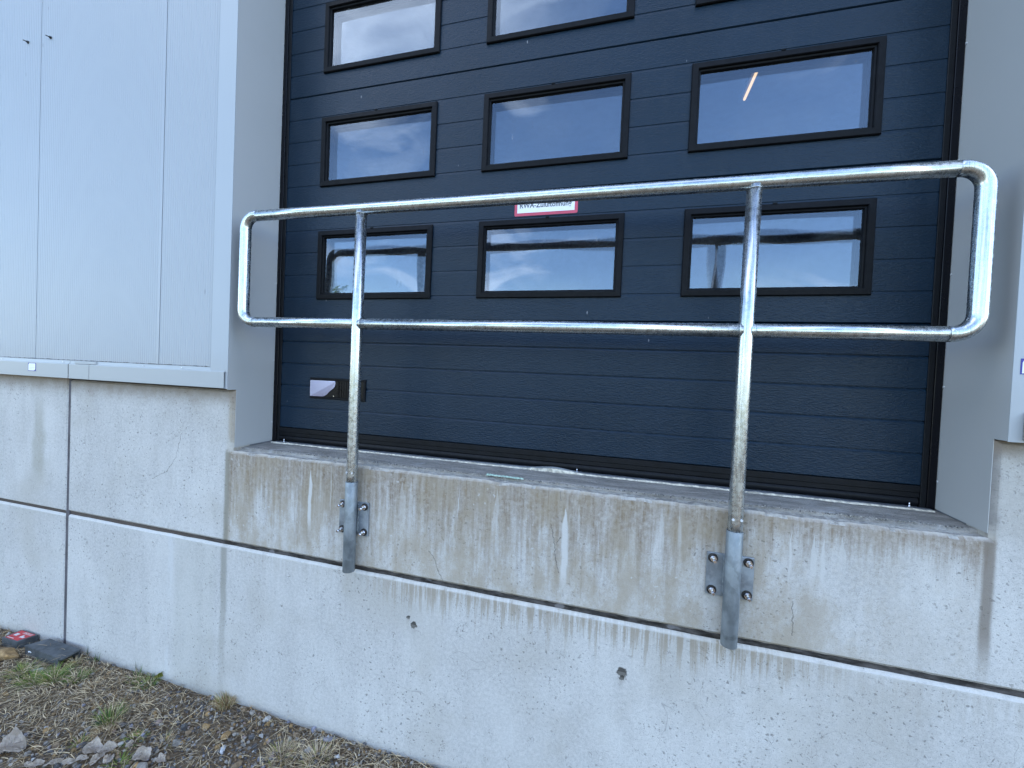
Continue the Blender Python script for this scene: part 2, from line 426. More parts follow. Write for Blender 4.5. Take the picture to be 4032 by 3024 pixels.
def m_clad(name, col, ripple=False):
    g = G(name)
    n = g.noise(scale=3, detail=4)
    c = g.mix(g.ss(n, 0.3, 0.7), tuple(v*0.99 for v in col), tuple(v*1.01 for v in col))
    st = g.noise(sc=(40, 1, 1.2), scale=1.4, detail=5, rough=0.7)
    c = g.mix(g.ss(st, 0.55, 0.8, 0, 0.18), c, tuple(v*0.72 for v in col))
    fl = g.mul(g.ss(g.voro(sc=(1, 1, 0.3), scale=7, off=(4, 0, 3)), 0.022, 0.04, 1, 0), 0.55)
    c = g.mix(fl, c, tuple(v*0.45 for v in col))
    # splash grime near the lower edge
    c = g.mix(g.mul(g.ss(g.add(g.z, g.mul(g.noise(sc=(8, 1, 2), scale=4, detail=4), 0.1)), 0.44, 0.56, 1, 0), 0.16), c, (0.3, 0.28, 0.24))
    g.bump(g.noise(scale=420, detail=2), 0.10, 0.0006)
    return g.set(color=c, rough=0.42, spec=0.45)

M = {}
M['up'] = concrete('concrete_upper', 'up')
M['low'] = concrete('concrete_lower', 'low')
M['ledge'] = m_ledge('ledge_screed')
M['ledge2'] = m_ledge('ledge_worn_edge', 0.35)
M['galv'] = m_galv('galvanised_rail', False)
M['galvv'] = m_galv('galvanised_post', True)
M['dip'] = m_dipped()
M['plate'] = m_plate()
M['door'] = m_door()
M['pane'] = m_pane('acrylic_pane')
M['pane2'] = m_pane('acrylic_pane_inner', 0.2)
M['frame'] = plain('black_plastic_frame', (0.005, 0.0055, 0.007), 0.5, 0, 0.25, 30, 0.15, 220, 0.13, 0.001)
M['rubber'] = plain('black_rubber', (0.004, 0.0045, 0.006), 0.5, 0, 0.3, 30, 0.1, 120, 0.2)
M['blackgloss'] = plain('black_gloss_trim', (0.002, 0.002, 0.004), 0.3, 0, 0.2, 12, 0, 80, 0.2)
M['clad'] = m_clad('pale_grey_cladding', (0.335, 0.36, 0.385))
M['trim'] = m_clad('pale_grey_trim', (0.36, 0.39, 0.415))
M['flash'] = m_clad('pale_grey_flashing', (0.36, 0.38, 0.39))
M['jamb'] = m_clad('grey_jamb_sheet', (0.45, 0.46, 0.46))
M['gap'] = plain('dark_gap', (0.03, 0.03, 0.032), 0.9, 0, 0.3)
def m_seal():
    g = G('dirty_joint_sealant')
    a = g.noise(sc=(1, 1, 4), scale=13, detail=6, rough=0.7)
    c = g.mix(g.ss(a, 0.35, 0.7), (0.018, 0.016, 0.014), (0.10, 0.09, 0.085))
    c = g.mix(g.ss(g.noise(sc=(1, 1, 2), scale=7, detail=3, off=(3, 3, 3)), 0.60, 0.66, 0, 0.7), c, (0.20, 0.19, 0.19))
    c = g.mix(g.ss(g.add(g.x, g.mul(a, 0.4)), -0.3, 0.3, 0.8, 0.0), c, (0.10, 0.08, 0.068))
    g.bump(a, 0.6, 0.006)
    return g.set(color=c, rough=0.9, spec=0.2)
M['sealant'] = m_seal()
M['sealantv'] = plain('grey_joint_sealant', (0.085, 0.078, 0.085), 0.8, 0, 0.3, 12, 0.3, 60)
M['foam'] = plain('crumbling_foam', (0.50, 0.46, 0.38), 0.95, 0, 0.4, 60, 0.8, 120)
M['debris'] = plain('sandy_debris', (0.20, 0.19, 0.165), 0.95, 0, 0.5, 120, 0.6, 120)
M['mint'] = plain('pale_green_plaster', (0.42, 0.56, 0.46), 0.9, 0, 0.25, 100, 0.6, 160)
M['thresh'] = plain('grey_coated_threshold', (0.16, 0.175, 0.20), 0.4, 0.2, 0.25, 9)
M['rivet'] = plain('pale_rivet', (0.62, 0.64, 0.66), 0.35, 0.3, 0.1)
M['steelbolt'] = plain('stainless_bolt', (0.68, 0.68, 0.70), 0.22, 1.0, 0.2, 90)
M['washer'] = plain('stained_washer', (0.035, 0.034, 0.034), 0.45, 0.5, 0.4, 120)
M['white'] = plain('white_print', (0.74, 0.76, 0.78), 0.35, 0, 0.03)
M['red'] = plain('red_print', (0.50, 0.055, 0.10), 0.4, 0, 0.08)
M['redlabel'] = plain('red_box_label', (0.42, 0.03, 0.035), 0.45, 0, 0.15)
M['ink'] = plain('dark_ink', (0.05, 0.06, 0.08), 0.6, 0, 0.1)
M['blue'] = plain('blue_print', (0.03, 0.03, 0.24), 0.45, 0, 0.1)
M['duct'] = plain('dark_grey_plastic', (0.060, 0.066, 0.070), 0.5, 0, 0.35, 22, 0.3, 60)
M['soil'] = None
M['lamp'] = None

def m_soil():
    g = G('stony_soil')
    a = g.noise(scale=26, detail=7, rough=0.75)
    b = g.voro(scale=75)
    c = g.mix(g.ss(a, 0.3, 0.7), (0.07, 0.046, 0.026), (0.17, 0.125, 0.08))
    c = g.mix(g.ss(b, 0.1, 0.5, 0.5, 0), c, (0.17, 0.165, 0.16))
    g.bump(g.add(a, b), 0.9, 0.012)
    return g.set(color=c, rough=0.95, spec=0.15)
M['soil'] = m_soil()

def m_yard():
    g = G('gravel_yard_and_meadow')
    a = g.noise(scale=0.9, detail=8, rough=0.7)
    b = g.noise(scale=35, detail=4)
    c = g.mix(g.ss(a, 0.35, 0.65), (0.060, 0.050, 0.040), (0.105, 0.090, 0.072))
    c = g.mix(g.ss(b, 0.4, 0.7, 0, .4), c, (0.10, 0.095, 0.085))
    far = g.ss(g.add(g.y, g.mul(g.noise(scale=.25, detail=4), 3.0)), -17, -15, 1, 0)
    gr = g.mix(g.ss(g.noise(scale=0.6, detail=7), .35, .65), (0.060, 0.085, 0.028), (0.115, 0.125, 0.05))
    c = g.mix(far, c, gr)
    g.bump(b, 0.6, 0.02)
    return g.set(color=c, rough=0.95, spec=0.15)
M['yard'] = m_yard()

STONES = [plain('stone_'+n, c, 0.8, 0, 0.28, 45, 0.35, 120, 0.3) for n, c in (
    ('slate', (0.095, 0.09, 0.088)), ('grey', (0.23, 0.205, 0.175)), ('pale', (0.34, 0.32, 0.29)), ('ochre', (0.30, 0.19, 0.085)),
    ('brown', (0.20, 0.14, 0.085)), ('pinkish', (0.24, 0.175, 0.145)), ('lilac', (0.20, 0.195, 0.225)), ('white', (0.42, 0.42, 0.42)))]
def m_blade(name, c1, c2):
    g = G(name)
    n = g.noise(scale=35, detail=2)
    c = g.mix(g.ss(n, 0.3, 0.7), c1, c2)
    g.set(color=c, rough=0.7, spec=0.25)
    return g.m
STRAW = [m_blade('straw_pale', (0.46, 0.35, 0.20), (0.68, 0.54, 0.34)), m_blade('straw_grey', (0.28, 0.22, 0.145), (0.44, 0.35, 0.24)),
         m_blade('straw_brown', (0.20, 0.12, 0.05), (0.32, 0.21, 0.10))]
GREEN = [m_blade('grass_green', (0.07, 0.14, 0.02), (0.13, 0.22, 0.04)), m_blade('grass_yellowgreen', (0.20, 0.22, 0.045), (0.30, 0.29, 0.09)),
         m_blade('grass_dark', (0.03, 0.065, 0.03), (0.06, 0.10, 0.045))]
def m_leaf():
    g = G('bleached_dead_leaf')
    a = g.noise(scale=18, detail=5)
    v = g.ss(g.voro(scale=60, feature='DISTANCE_TO_EDGE'), 0.0, 0.05, 1, 0)
    c = g.mix(g.ss(a, .3, .7), (0.44, 0.37, 0.30), (0.66, 0.58, 0.50))
    c = g.mix(g.mul(v, 0.25), c, (0.25, 0.2, 0.17))
    g.bump(g.noise(scale=70, detail=4), 0.5, 0.003)
    return g.set(color=c, rough=0.85, spec=0.2)
M['leaf'] = m_leaf()

def m_emit():
    g = G('lit_tube')
    e = g.n.new('ShaderNodeEmission'); e.inputs[0].default_value = (1.0, 0.66, 0.33, 1); e.inputs[1].default_value = 0.32
    g.l.new(e.outputs[0], g.out.inputs[0]); return g.m
M['lamp'] = m_emit()
M['interior'] = plain('hall_interior', (0.16, 0.17, 0.19), 0.8, 0, 0.1, 2)

# ------------------------------------------------------------------ object helpers
def empty(name, loc, label, cat, group=None):
    o = bpy.data.objects.new(name, None); COL.objects.link(o)
    o.location = loc; o.empty_display_size = 0.1
    o['label'] = label; o['category'] = cat
    if group: o['group'] = group
    return o
def root_loc(p):
    v = Vector((0, 0, 0))
    while p is not None:
        v += Vector(p.location); p = p.parent
    return v
def link(name, me, mats, parent=None, label=None, cat=None, group=None, kind=None, loc=None, smooth=False):
    if not isinstance(mats, (list, tuple)): mats = [mats]
    if len(me.materials) == 0:
        for mm in mats: me.materials.append(mm)
    if smooth: me.polygons.foreach_set('use_smooth', [True]*len(me.polygons))
    o = bpy.data.objects.new(name, me); COL.objects.link(o)
    if parent is not None: o.parent = parent
    if loc is not None: o.location = loc
    if label: o['label'] = label
    if cat: o['category'] = cat
    if group: o['group'] = group
    if kind: o['kind'] = kind
    return o
def bmobj(name, bm, mats, parent=None, base=None, smooth=False, **k):
    """bm in world coords; shifted so the object sits in its root's frame (or at base)."""
    off = Vector(base) if base is not None else root_loc(parent)
    if off.length: bmesh.ops.translate(bm, verts=bm.verts, vec=-off)
    me = bpy.data.meshes.new(name); bm.to_mesh(me); bm.free()
    return link(name, me, mats, parent, loc=base, smooth=smooth, **k)
def box(bm, x0, x1, y0, y1, z0, z1, bev=0.0, seg=1):
    r = bmesh.ops.create_cube(bm, size=1)
    vs = r['verts']
    for v in vs:
        v.co = Vector((x0 + (v.co.x+.5)*(x1-x0), y0 + (v.co.y+.5)*(y1-y0), z0 + (v.co.z+.5)*(z1-z0)))
    if bev:
        es = list({e for v in vs for e in v.link_edges})
        bmesh.ops.bevel(bm, geom=es, offset=bev, segments=seg, affect='EDGES', profile=0.5)
def newbox(*a, **k):
    bm = bmesh.new(); box(bm, *a, **k); return bm
def tube(bm, pts, r, seg=24, cap=True):
    pts = [Vector(p) for p in pts]
    rings = []; nrm = None
    for i, p in enumerate(pts):
        t = (pts[min(i+1, len(pts)-1)] - pts[max(i-1, 0)]).normalized()
        if nrm is None:
            a = Vector((0, 1, 0)) if abs(t.y) < 0.9 else Vector((1, 0, 0))
            nrm = (a - t*a.dot(t)).normalized()
        else:
            nrm = (nrm - t*nrm.dot(t)).normalized()
        b = t.cross(nrm)
        rr = r[i] if isinstance(r, (list, tuple)) else r
        rings.append([bm.verts.new(p + (nrm*math.cos(2*math.pi*k/seg) + b*math.sin(2*math.pi*k/seg))*rr) for k in range(seg)])
    for A, B in zip(rings[:-1], rings[1:]):
        for k in range(seg):
            f = bm.faces.new((A[k], A[(k+1) % seg], B[(k+1) % seg], B[k])); f.smooth = True
    if cap:
        bm.faces.new(rings[0][::-1]); bm.faces.new(rings[-1])
def ring_sweep(bm, x0, x1, z0, z1, prof):
    loops = []
    for ins, y in prof:
        loops.append([bm.verts.new((x, y, z)) for x, z in ((x0+ins, z0+ins), (x1-ins, z0+ins), (x1-ins, z1-ins), (x0+ins, z1-ins))])
    for A, B in zip(loops[:-1], loops[1:]):
        for k in range(4):
            bm.faces.new((A[k], A[(k+1) % 4], B[(k+1) % 4], B[k]))
def disc_cyl(bm, c, axis, r, h, seg=16, z0=0.0):
    ax = Vector(axis).normalized(); c = Vector(c)
    tube(bm, [c + ax*z0, c + ax*(z0+h)], r, seg)

W = 3.0058
GZ = -1.29
YD = 0.247

# ------------------------------------------------------------------ ground
def build_ground():
    xs = np.linspace(-4, 7, 440); ys = np.linspace(-3, 0.06, 150)
    X, Y = np.meshgrid(xs, ys, indexing='ij')
    Z = np.empty_like(X)
    for i in range(X.shape[0]):
        for j in range(X.shape[1]):
            p = Vector((X[i, j], Y[i, j], 0))
            Z[i, j] = GZ - 0.004 + 0.012*mnoise.noise(p*3.1) + 0.006*mnoise.noise(p*14)
    edge = np.minimum(np.minimum(X+4, 7-X), Y+3)
    Z = np.where(edge < 0.3, Z*(edge/0.3) + (-1.34)*(1-edge/0.3), Z)
    nx, ny = X.shape
    verts = np.stack([X, Y, Z], -1).reshape(-1, 3)
    idx = np.arange(nx*ny).reshape(nx, ny)
    f = np.stack([idx[:-1, :-1], idx[1:, :-1], idx[1:, 1:], idx[:-1, 1:]], -1).reshape(-1, 4)
    me = bpy.data.meshes.new('ground'); me.from_pydata(verts.tolist(), [], f.tolist())
    link('ground', me, M['soil'], kind='structure', smooth=True)
    bm = bmesh.new()
    vs = [bm.verts.new(p) for p in ((-700, -900, -1.325), (700, -900, -1.325), (700, 300, -1.325), (-700, 300, -1.325))]
    bm.faces.new(vs)
    bmobj('yard', bm, M['yard'], kind='structure')
build_ground()

def gz(x, y):
    p = Vector((x, y, 0))
    return GZ - 0.004 + 0.012*mnoise.noise(p*3.1) + 0.006*mnoise.noise(p*14)

# ------------------------------------------------------------------ building shell behind the door
bm = bmesh.new()
box(bm, -14, -0.004, 0.105, 0.40, -1.6, 7.2)
box(bm, W+0.004, 16, 0.105, 0.40, -1.6, 7.2)
box(bm, -0.004, W+0.004, 0.105, 0.40, 3.70, 7.2)
box(bm, -14, 16, 14.0, 14.3, -1.6, 7.2)
box(bm, -14.3, -14, 0.105, 14.3, -1.6, 7.2)
box(bm, 16, 16.3, 0.105, 14.3, -1.6, 7.2)
box(bm, -14.3, 16.3, 0.10, 14.3, 7.2, 7.4)
bmobj('hall_shell', bm, M['interior'], kind='structure')
bm = newbox(-14, 16, 0.402, 13.99, -0.2, -0.006)
bmobj('hall_floor', bm, M['interior'], kind='structure')

# interior lamp, seen through the upper right window
lp = empty('tube_lamp', (3.49, 5.5, 5.0), 'lit warm white tube lamp hanging inside the hall, seen through a door window', 'lamp')
bm = bmesh.new(); tube(bm, [(3.503, 5.172, 5.0), (3.491, 5.806, 5.0)], 0.020, 12)
bmobj('tube', bm, M['lamp'], lp)
bmobj('housing', newbox(3.45, 3.545, 5.13, 5.85, 5.03, 5.09, bev=0.005), M['interior'], lp)

# ------------------------------------------------------------------ concrete plinth wall
cw = empty('concrete_wall', (1.0, 0.05, GZ), 'pale stained precast concrete plinth wall under the loading door', 'wall')

def poly_panel(name, outline, mat, thick=0.10, cham=0.006, cuts=None, rough_edge=False):
    """outline: list of (x,z) ccw seen from the front (-y)."""
    bm = bmesh.new()
    vs = [bm.verts.new((x, 0, z)) for x, z in outline]
    f = bm.faces.new(vs)
    if f.normal.y > 0: f.normal_flip()
    bm.normal_update()
    if f.normal.y > 0: bmesh.ops.reverse_faces(bm, faces=[f])
    ext = bmesh.ops.extrude_face_region(bm, geom=[f])
    nv = [g_ for g_ in ext['geom'] if isinstance(g_, bmesh.types.BMVert)]
    front = [e for e in bm.edges if all(abs(v.co.y) < 1e-6 for v in e.verts)]
    for v in nv: v.co.y += thick
    # which ring is the front? originals stay at y=0
    front = [e for e in bm.edges if all(abs(v.co.y) < 1e-6 for v in e.verts)]
    bmesh.ops.recalc_face_normals(bm, faces=bm.faces)
    bmesh.ops.bevel(bm, geom=front, offset=cham, segments=1, affect='EDGES')
    if cuts is not None:
        for c, no in cuts:
            bmesh.ops.bisect_plane(bm, geom=bm.verts[:]+bm.edges[:]+bm.faces[:], plane_co=c, plane_no=no, dist=1e-5)
    return bm

# far left panels
bm = poly_panel('p', [(-6, -0.478), (-1.235, -0.478), (-1.235, 0.32), (-6, 0.32)], M['up'])
bmobj('wall_panel', bm, M['up'], cw)
bm = poly_panel('p', [(-6, -1.7), (-1.234, -1.7), (-1.234, -0.498), (-6, -0.498)], M['low'], cham=0.010)
bmobj('wall_panel', bm, M['low'], cw)
# lower main panel with irregular lip
cuts = [((x, 0, 0), (1, 0, 0)) for x in np.arange(-1.19, 3.6, 0.045)]
bm = poly_panel('p', [(-1.213, -1.7), (9, -1.7), (9, -0.498), (-1.213, -0.498)], M['low'], cham=0.010, cuts=cuts)
for v in bm.verts:
    if v.co.z > -0.52 and v.co.y < 0.03:
        n = mnoise.noise(Vector((v.co.x*9, v.co.y*50, v.co.z*50)))
        v.co.z += 0.0022*n; v.co.y += 0.0015*mnoise.noise(Vector((v.co.x*14, 3, v.co.z*50)))
bmobj('wall_panel', bm, M['low'], cw)
# upper main panel, notched for the door
ZL = -0.016
NX0, NX1 = -0.003, W + 0.003
cuts = [((x, 0, 0), (1, 0, 0)) for x in np.arange(-0.05, 3.06, 0.014)]
cuts += [((0, 0, z), (0, 0, 1)) for z in (-0.03, -0.045)] + [((0, y, 0), (0, 1, 0)) for y in (0.022, 0.040)]
bm = poly_panel('p', [(-1.215, -0.478), (9, -0.478), (9, 0.292), (NX1, 0.292), (NX1, ZL), (NX0, ZL), (NX0, 0.292), (-1.215, 0.292)], M['up'],
                cham=0.011, cuts=cuts)
for v in bm.verts:
    if NX0 - 0.02 < v.co.x < NX1 + 0.02 and -0.05 < v.co.z < 0.0 and v.co.y < 0.09:
        x = v.co.x
        k = 1.5*max(0.0, 1 - abs(v.co.z - ZL)/0.035) * max(0.0, 1 - v.co.y/0.06)
        n = mnoise.noise(Vector((x*11, v.co.y*20, v.co.z*20))) + 0.7*mnoise.noise(Vector((x*37, v.co.y*30, 5)))
        chip = min(0, mnoise.noise(Vector((x*21, 4, 9))) + 0.25)
        v.co.z += k*(0.0035*n + 0.010*chip)
        v.co.y += k*(0.003*mnoise.noise(Vector((x*17, 7, v.co.z*30))) - 0.010*chip)
    if v.co.z < -0.47:
        v.co.z += 0.0025*mnoise.noise(Vector((v.co.x*23, 1, 2)))
upobj = bmobj('wall_panel', bm, [M['up'], M['ledge2']], cw)
for p in upobj.data.polygons:
    if p.normal.z > 0.75 and -0.1 < p.center.z + GZ*0 + root_loc(cw).z < 0.05:
        p.material_index = 1
# joint filler strips (recessed)
bmobj('joint_sealant', newbox(-6, 9, 0.0125, 0.06, -0.505, -0.470), M['sealant'], cw)
bmobj('joint_sealant', newbox(-1.238, -1.209, 0.006, 0.06, -1.7, 0.30), M['sealantv'], cw)

# ------------------------------------------------------------------ ledge floor behind the panel
def slab():
    bm = bmesh.new()
    xs = np.arange(-0.01, W+0.02, 0.02); ys = [0.048, 0.052, 0.07, 0.085, 0.1, 0.12, 0.14, 0.165, 0.19, 0.215, 0.26, 0.45]
    g_ = []
    for x in xs:
        row = []
        for k, y in enumerate(ys):
            z = -0.006 + 0.006*min(1, y/0.2)
            z += 0.0022*mnoise.noise(Vector((x*6, y*22, 1))) + 0.0012*mnoise.noise(Vector((x*30, y*60, 1)))
            if k == 0: z -= 0.02
            row.append(bm.verts.new((x, y + (0.004*mnoise.noise(Vector((x*13, 2, 3))) if k < 2 else 0), z)))
        g_.append(row)
    for A, B in zip(g_[:-1], g_[1:]):
        for k in range(len(ys)-1):
            f = bm.faces.new((A[k], B[k], B[k+1], A[k+1])); f.smooth = True
    return bm
bmobj('ledge_floor', slab(), M['ledge'], kind='structure')

# crumbs: joined, uncountable
def rock_proto(sub, seed, flat=0.7):
    bm = bmesh.new(); bmesh.ops.create_icosphere(bm, subdivisions=sub, radius=1)
    r = random.Random(seed)
    off = Vector((r.uniform(0, 99), r.uniform(0, 99), 0))
    dirs = [Vector((r.gauss(0, 1), r.gauss(0, 1), r.gauss(0, 1))).normalized() for _ in range(9)]
    ds = [r.uniform(0.42, 0.80) for _ in dirs]
    for v in bm.verts:
        p = v.co.copy()
        for d, t in zip(dirs, ds):       # facet by clipping against random planes
            s = p.dot(d)
            if s > t: p -= d*(s-t)*1.0
        p *= 1 + 0.10*mnoise.noise(p*1.6+off)
        v.co = Vector((p.x*1.0, p.y*r.uniform(0.98, 1.0)*0.8, p.z*flat))
    vs = np.array([v.co[:] for v in bm.verts]); fs = np.array([[v.index for v in f.verts] for f in bm.faces])
    bm.free(); return vs, fs
def rand_rot(n, tilt=0.5):
    a = rng.uniform(0, 2*np.pi, n); b = rng.normal(0, tilt, n); c_ = rng.normal(0, tilt, n)
    ca, sa, cb, sb, cc, sc_ = np.cos(a), np.sin(a), np.cos(b), np.sin(b), np.cos(c_), np.sin(c_)
    Rz = np.zeros((n, 3, 3)); Rz[:, 0, 0] = ca; Rz[:, 0, 1] = -sa; Rz[:, 1, 0] = sa; Rz[:, 1, 1] = ca; Rz[:, 2, 2] = 1
    Rx = np.zeros((n, 3, 3)); Rx[:, 1, 1] = cb; Rx[:, 1, 2] = -sb; Rx[:, 2, 1] = sb; Rx[:, 2, 2] = cb; Rx[:, 0, 0] = 1
    Ry = np.zeros((n, 3, 3)); Ry[:, 0, 0] = cc; Ry[:, 0, 2] = sc_; Ry[:, 2, 0] = -sc_; Ry[:, 2, 2] = cc; Ry[:, 1, 1] = 1
    return Rz @ Rx @ Ry
def scatter_mesh(name, protos, pos, size, mats, probs, tilt=0.5, **k):
    V, Fc, MI = [], [], []; base = 0
    which = rng.integers(0, len(protos), len(pos))
    mi = rng.choice(len(mats), len(pos), p=probs)
    for q, (pv, pf) in enumerate(protos):
        sel = np.where(which == q)[0]
        if len(sel) == 0: continue
        Rm = rand_rot(len(sel), tilt)
        v = np.einsum('nij,kj->nki', Rm, pv)*size[sel][:, None, None] + pos[sel][:, None, :]
        nv = len(pv)
        f = pf[None]+(np.arange(len(sel))*nv)[:, None, None] + base
        V.append(v.reshape(-1, 3)); Fc.append(f.reshape(-1, pf.shape[1])); MI.append(np.repeat(mi[sel], len(pf)))
        base += len(sel)*nv
    V = np.concatenate(V); Fc = np.concatenate(Fc); MI = np.concatenate(MI)
    me = fast_mesh(name, V, Fc)
    for mm in mats: me.materials.append(mm)
    me.polygons.foreach_set('material_index', MI.astype(np.int32))
    me.update()
    return link(name, me, mats, **k)
def fast_mesh(name, V, F):
    me = bpy.data.meshes.new(name); n = F.shape[1]
    me.vertices.add(len(V)); me.vertices.foreach_set('co', V.astype(np.float32).ravel())
    me.loops.add(F.size); me.loops.foreach_set('vertex_index', F.astype(np.int32).ravel())
    me.polygons.add(len(F)); me.polygons.foreach_set('loop_start', np.arange(0, F.size, n, dtype=np.int32))
    me.polygons.foreach_set('use_smooth', [False]*len(F))
    me.update(calc_edges=True)
    return me
PR1 = [rock_proto(1, s) for s in range(8)]
PR2 = [rock_proto(2, s+50) for s in range(8)]

n = 1500
px = rng.uniform(0.03, W-0.02, n); py = 0.050 + rng.normal(0, 0.006, n) + 0.012*np.sin(px*2.0+1)
pos = np.stack([px, py, np.full(n, -0.0035)], 1)
n2 = 500
p2 = np.stack([rng.uniform(0.03, W-0.03, n2), rng.uniform(0.0, 0.24, n2), np.full(n2, -0.002)], 1)
scatter_mesh('ledge_grit', PR1, np.concatenate([pos, p2]), np.concatenate([rng.uniform(0.001, 0.0042, n), rng.uniform(0.0008, 0.0024, n2)]),
             [M['debris'], M['ledge2'], STONES[0]], [0.5, 0.3, 0.2], kind='stuff',
             label='fine grit and crumbs along the joint of the door ledge', cat=None)
# pale green plaster crumbs
n = 260
px = rng.uniform(1.335, 1.50, n)
pos = np.stack([px, 0.052 - 0.05*(px-1.34) + rng.normal(0, 0.005, n), np.full(n, -0.002)], 1)
scatter_mesh('plaster_crumbs', PR1, pos, rng.uniform(0.002, 0.0055, n), [M['mint']], [1.0], kind='stuff', label='pale green plaster crumbs on the concrete ledge')

# crumbling foam / mortar seam in front of the threshold
def seam():
    bm = bmesh.new(); prev = None
    for i, x in enumerate(np.arange(0.02, W-0.01, 0.009)):
        w = 0.011 + 0.006*mnoise.noise(Vector((x*9, 0, 0))) + 0.004*mnoise.noise(Vector((x*60, 1, 0)))
        h = 0.0055 + 0.003*mnoise.noise(Vector((x*35, 5, 0)))
        yb = 0.222
        lift = 0.010*math.exp(-((x-1.60)/0.085)**2)
        hole = mnoise.noise(Vector((x*27, 8, 1))) > 0.28 and x < 1.6
        if hole: w *= 0.35
        row = [bm.verts.new((x, yb, -0.004)), bm.verts.new((x, yb, h+lift)), bm.verts.new((x, yb-w*0.7, h*0.9+lift)), bm.verts.new((x, yb-w, h*0.2+lift*0.6)), bm.verts.new((x, yb-w, -0.004+lift*0.3))]
        if prev:
            for k in range(4):
                f = bm.faces.new((prev[k], row[k], row[k+1], prev[k+1]))
        prev = row
    return bm

# ------------------------------------------------------------------ sectional door
door = empty('sectional_door', (1.5, YD, 0.0), 'dark anthracite sectional door with rows of black framed windows', 'door')
WX = [(0.2643+0.9159*k, 0.2643+0.9159*k+0.6723) for k in range(3)]
def door_panel(z0, has_win):
    """ribbed panel face with real grooves and window cut-outs"""
    xs = [0.036, W-0.03]
    zs = []                                  # (z, y)
    def groove(z, d=0.0035, w=0.004):
        return [(z-0.0100, 0), (z-0.0012, d), (z+0.0012, d), (z+0.0026, 0)]
    prof = [(z0+0.0015, 0.012), (z0+0.0015, 0.005), (z0+0.005, 0.0)]
    for k in range(1, 5):
        prof += groove(z0+0.12*k, 0.0022 if has_win else 0.0050)
    prof += [(z0+0.596, 0.0), (z0+0.5985, 0.004), (z0+0.5985, 0.014)]
    hz0, hz1 = z0+0.1065+0.012, z0+0.1065+0.3639-0.012
    if has_win:
        xs = sorted(xs + [c for a, b in WX for c in (a+0.012, b-0.012)])
        new = []
        for (za, ya), (zb, yb) in zip(prof[:-1], prof[1:]):
            new.append((za, ya))
            for hz in (hz0, hz1):
                if za < hz < zb: new.append((hz, ya+(yb-ya)*(hz-za)/(zb-za)))
        prof = new + [prof[-1]]
    bm = bmesh.new()
    grid = [[bm.verts.new((x, YD+y, z)) for z, y in prof] for x in xs]
    for i in range(len(xs)-1):
        xm = (xs[i]+xs[i+1])/2
        for j in range(len(prof)-1):
            zm = (prof[j][0]+prof[j+1][0])/2
            if has_win and any(a < xm < b for a, b in WX) and hz0 < zm < hz1: continue
            bm.faces.new((grid[i][j], grid[i+1][j], grid[i+1][j+1], grid[i][j+1]))
    # back skin
    ys = YD+0.042
    zc = [z0+0.0015] + ([hz0, hz1] if has_win else []) + [z0+0.5985]
    g2 = [[bm.verts.new((x, ys, z)) for z in zc] for x in xs]
    for i in range(len(xs)-1):
        xm = (xs[i]+xs[i+1])/2
        for j in range(len(zc)-1):
            if has_win and j == 1 and any(a < xm < b for a, b in WX): continue
            bm.faces.new((g2[i][j], g2[i][j+1], g2[i+1][j+1], g2[i+1][j]))
    return bm
def pane_mesh(x0, x1, z0, z1, y, amp, seed):
    nx, nz = 30, 14
    bm = bmesh.new(); g_ = []
    for i in range(nx+1):
        row = []
        for j in range(nz+1):
            u, v = i/nx, j/nz
            b = amp*math.sin(math.pi*u)*math.sin(math.pi*v)
            b += abs(amp)*0.55*math.sin(math.pi*u)*math.sin(math.pi*v)*mnoise.noise(Vector((u*2.3+seed*3.7, v*1.6, seed)))
            row.append(bm.verts.new((x0+(x1-x0)*u, y+b, z0+(z1-z0)*v)))
        g_.append(row)
    for i in range(nx):
        for j in range(nz):
            f = bm.faces.new((g_[i][j], g_[i+1][j], g_[i+1][j+1], g_[i][j+1])); f.smooth = True
    return bm
for k in range(6):
    z0 = 0.084+0.6*k
    hw = k >= 1
    pn = bmobj('door_panel', door_panel(z0, hw), M['door'], door)
    if hw:
        for c, (a, b) in enumerate(WX):
            wz0, wz1 = z0+0.1065, z0+0.1065+0.3639
            bm = bmesh.new()
            y = YD
            ring_sweep(bm, a, b, wz0, wz1, [(0.0, y+0.003), (0.0, y-0.008), (0.003, y-0.012), (0.024, y-0.0135), (0.0265, y-0.010), (0.0275, y-0.003),
                                            (0.0335, y-0.002), (0.0355, y+0.002), (0.036, y+0.043), (0.036, y+0.046), (0.0, y+0.050)])
            # moulding nib
            if k < 4:
                box(bm, (a+b)/2-0.012, (a+b)/2+0.004, y-0.0145, y-0.010, wz1-0.002, wz1+0.0025)
            bmobj('window_frame', bm, M['frame'], pn)
            bmobj('window_pane', pane_mesh(a+0.0355, b-0.0355, wz0+0.0355, wz1-0.0355, y+0.008, -0.0034, k*3+c), M['pane'], pn)
            bmobj('window_pane', pane_mesh(a+0.0355, b-0.0355, wz0+0.0355, wz1-0.0355, y+0.040, 0.0042, k*3+c+20), M['pane2'], pn)
# guide rails and seals at both sides
for s, xa in ((1, 0.0), (-1, W)):
    bm = bmesh.new()
    def bx(a, b, y0, y1, bev=0.0015):
        lo, hi = sorted((xa+s*a, xa+s*b)); box(bm, lo, hi, y0, y1, 0.002, 3.69, bev=bev)
    bx(0.0015, 0.026, 0.238, 0.300)
    bmobj('side_seal', bm, M['blackgloss'], door)
    bm = bmesh.new(); bx(0.026, 0.045, 0.2425, 0.30)
    bmobj('guide_rail', bm, M['rubber'], door)
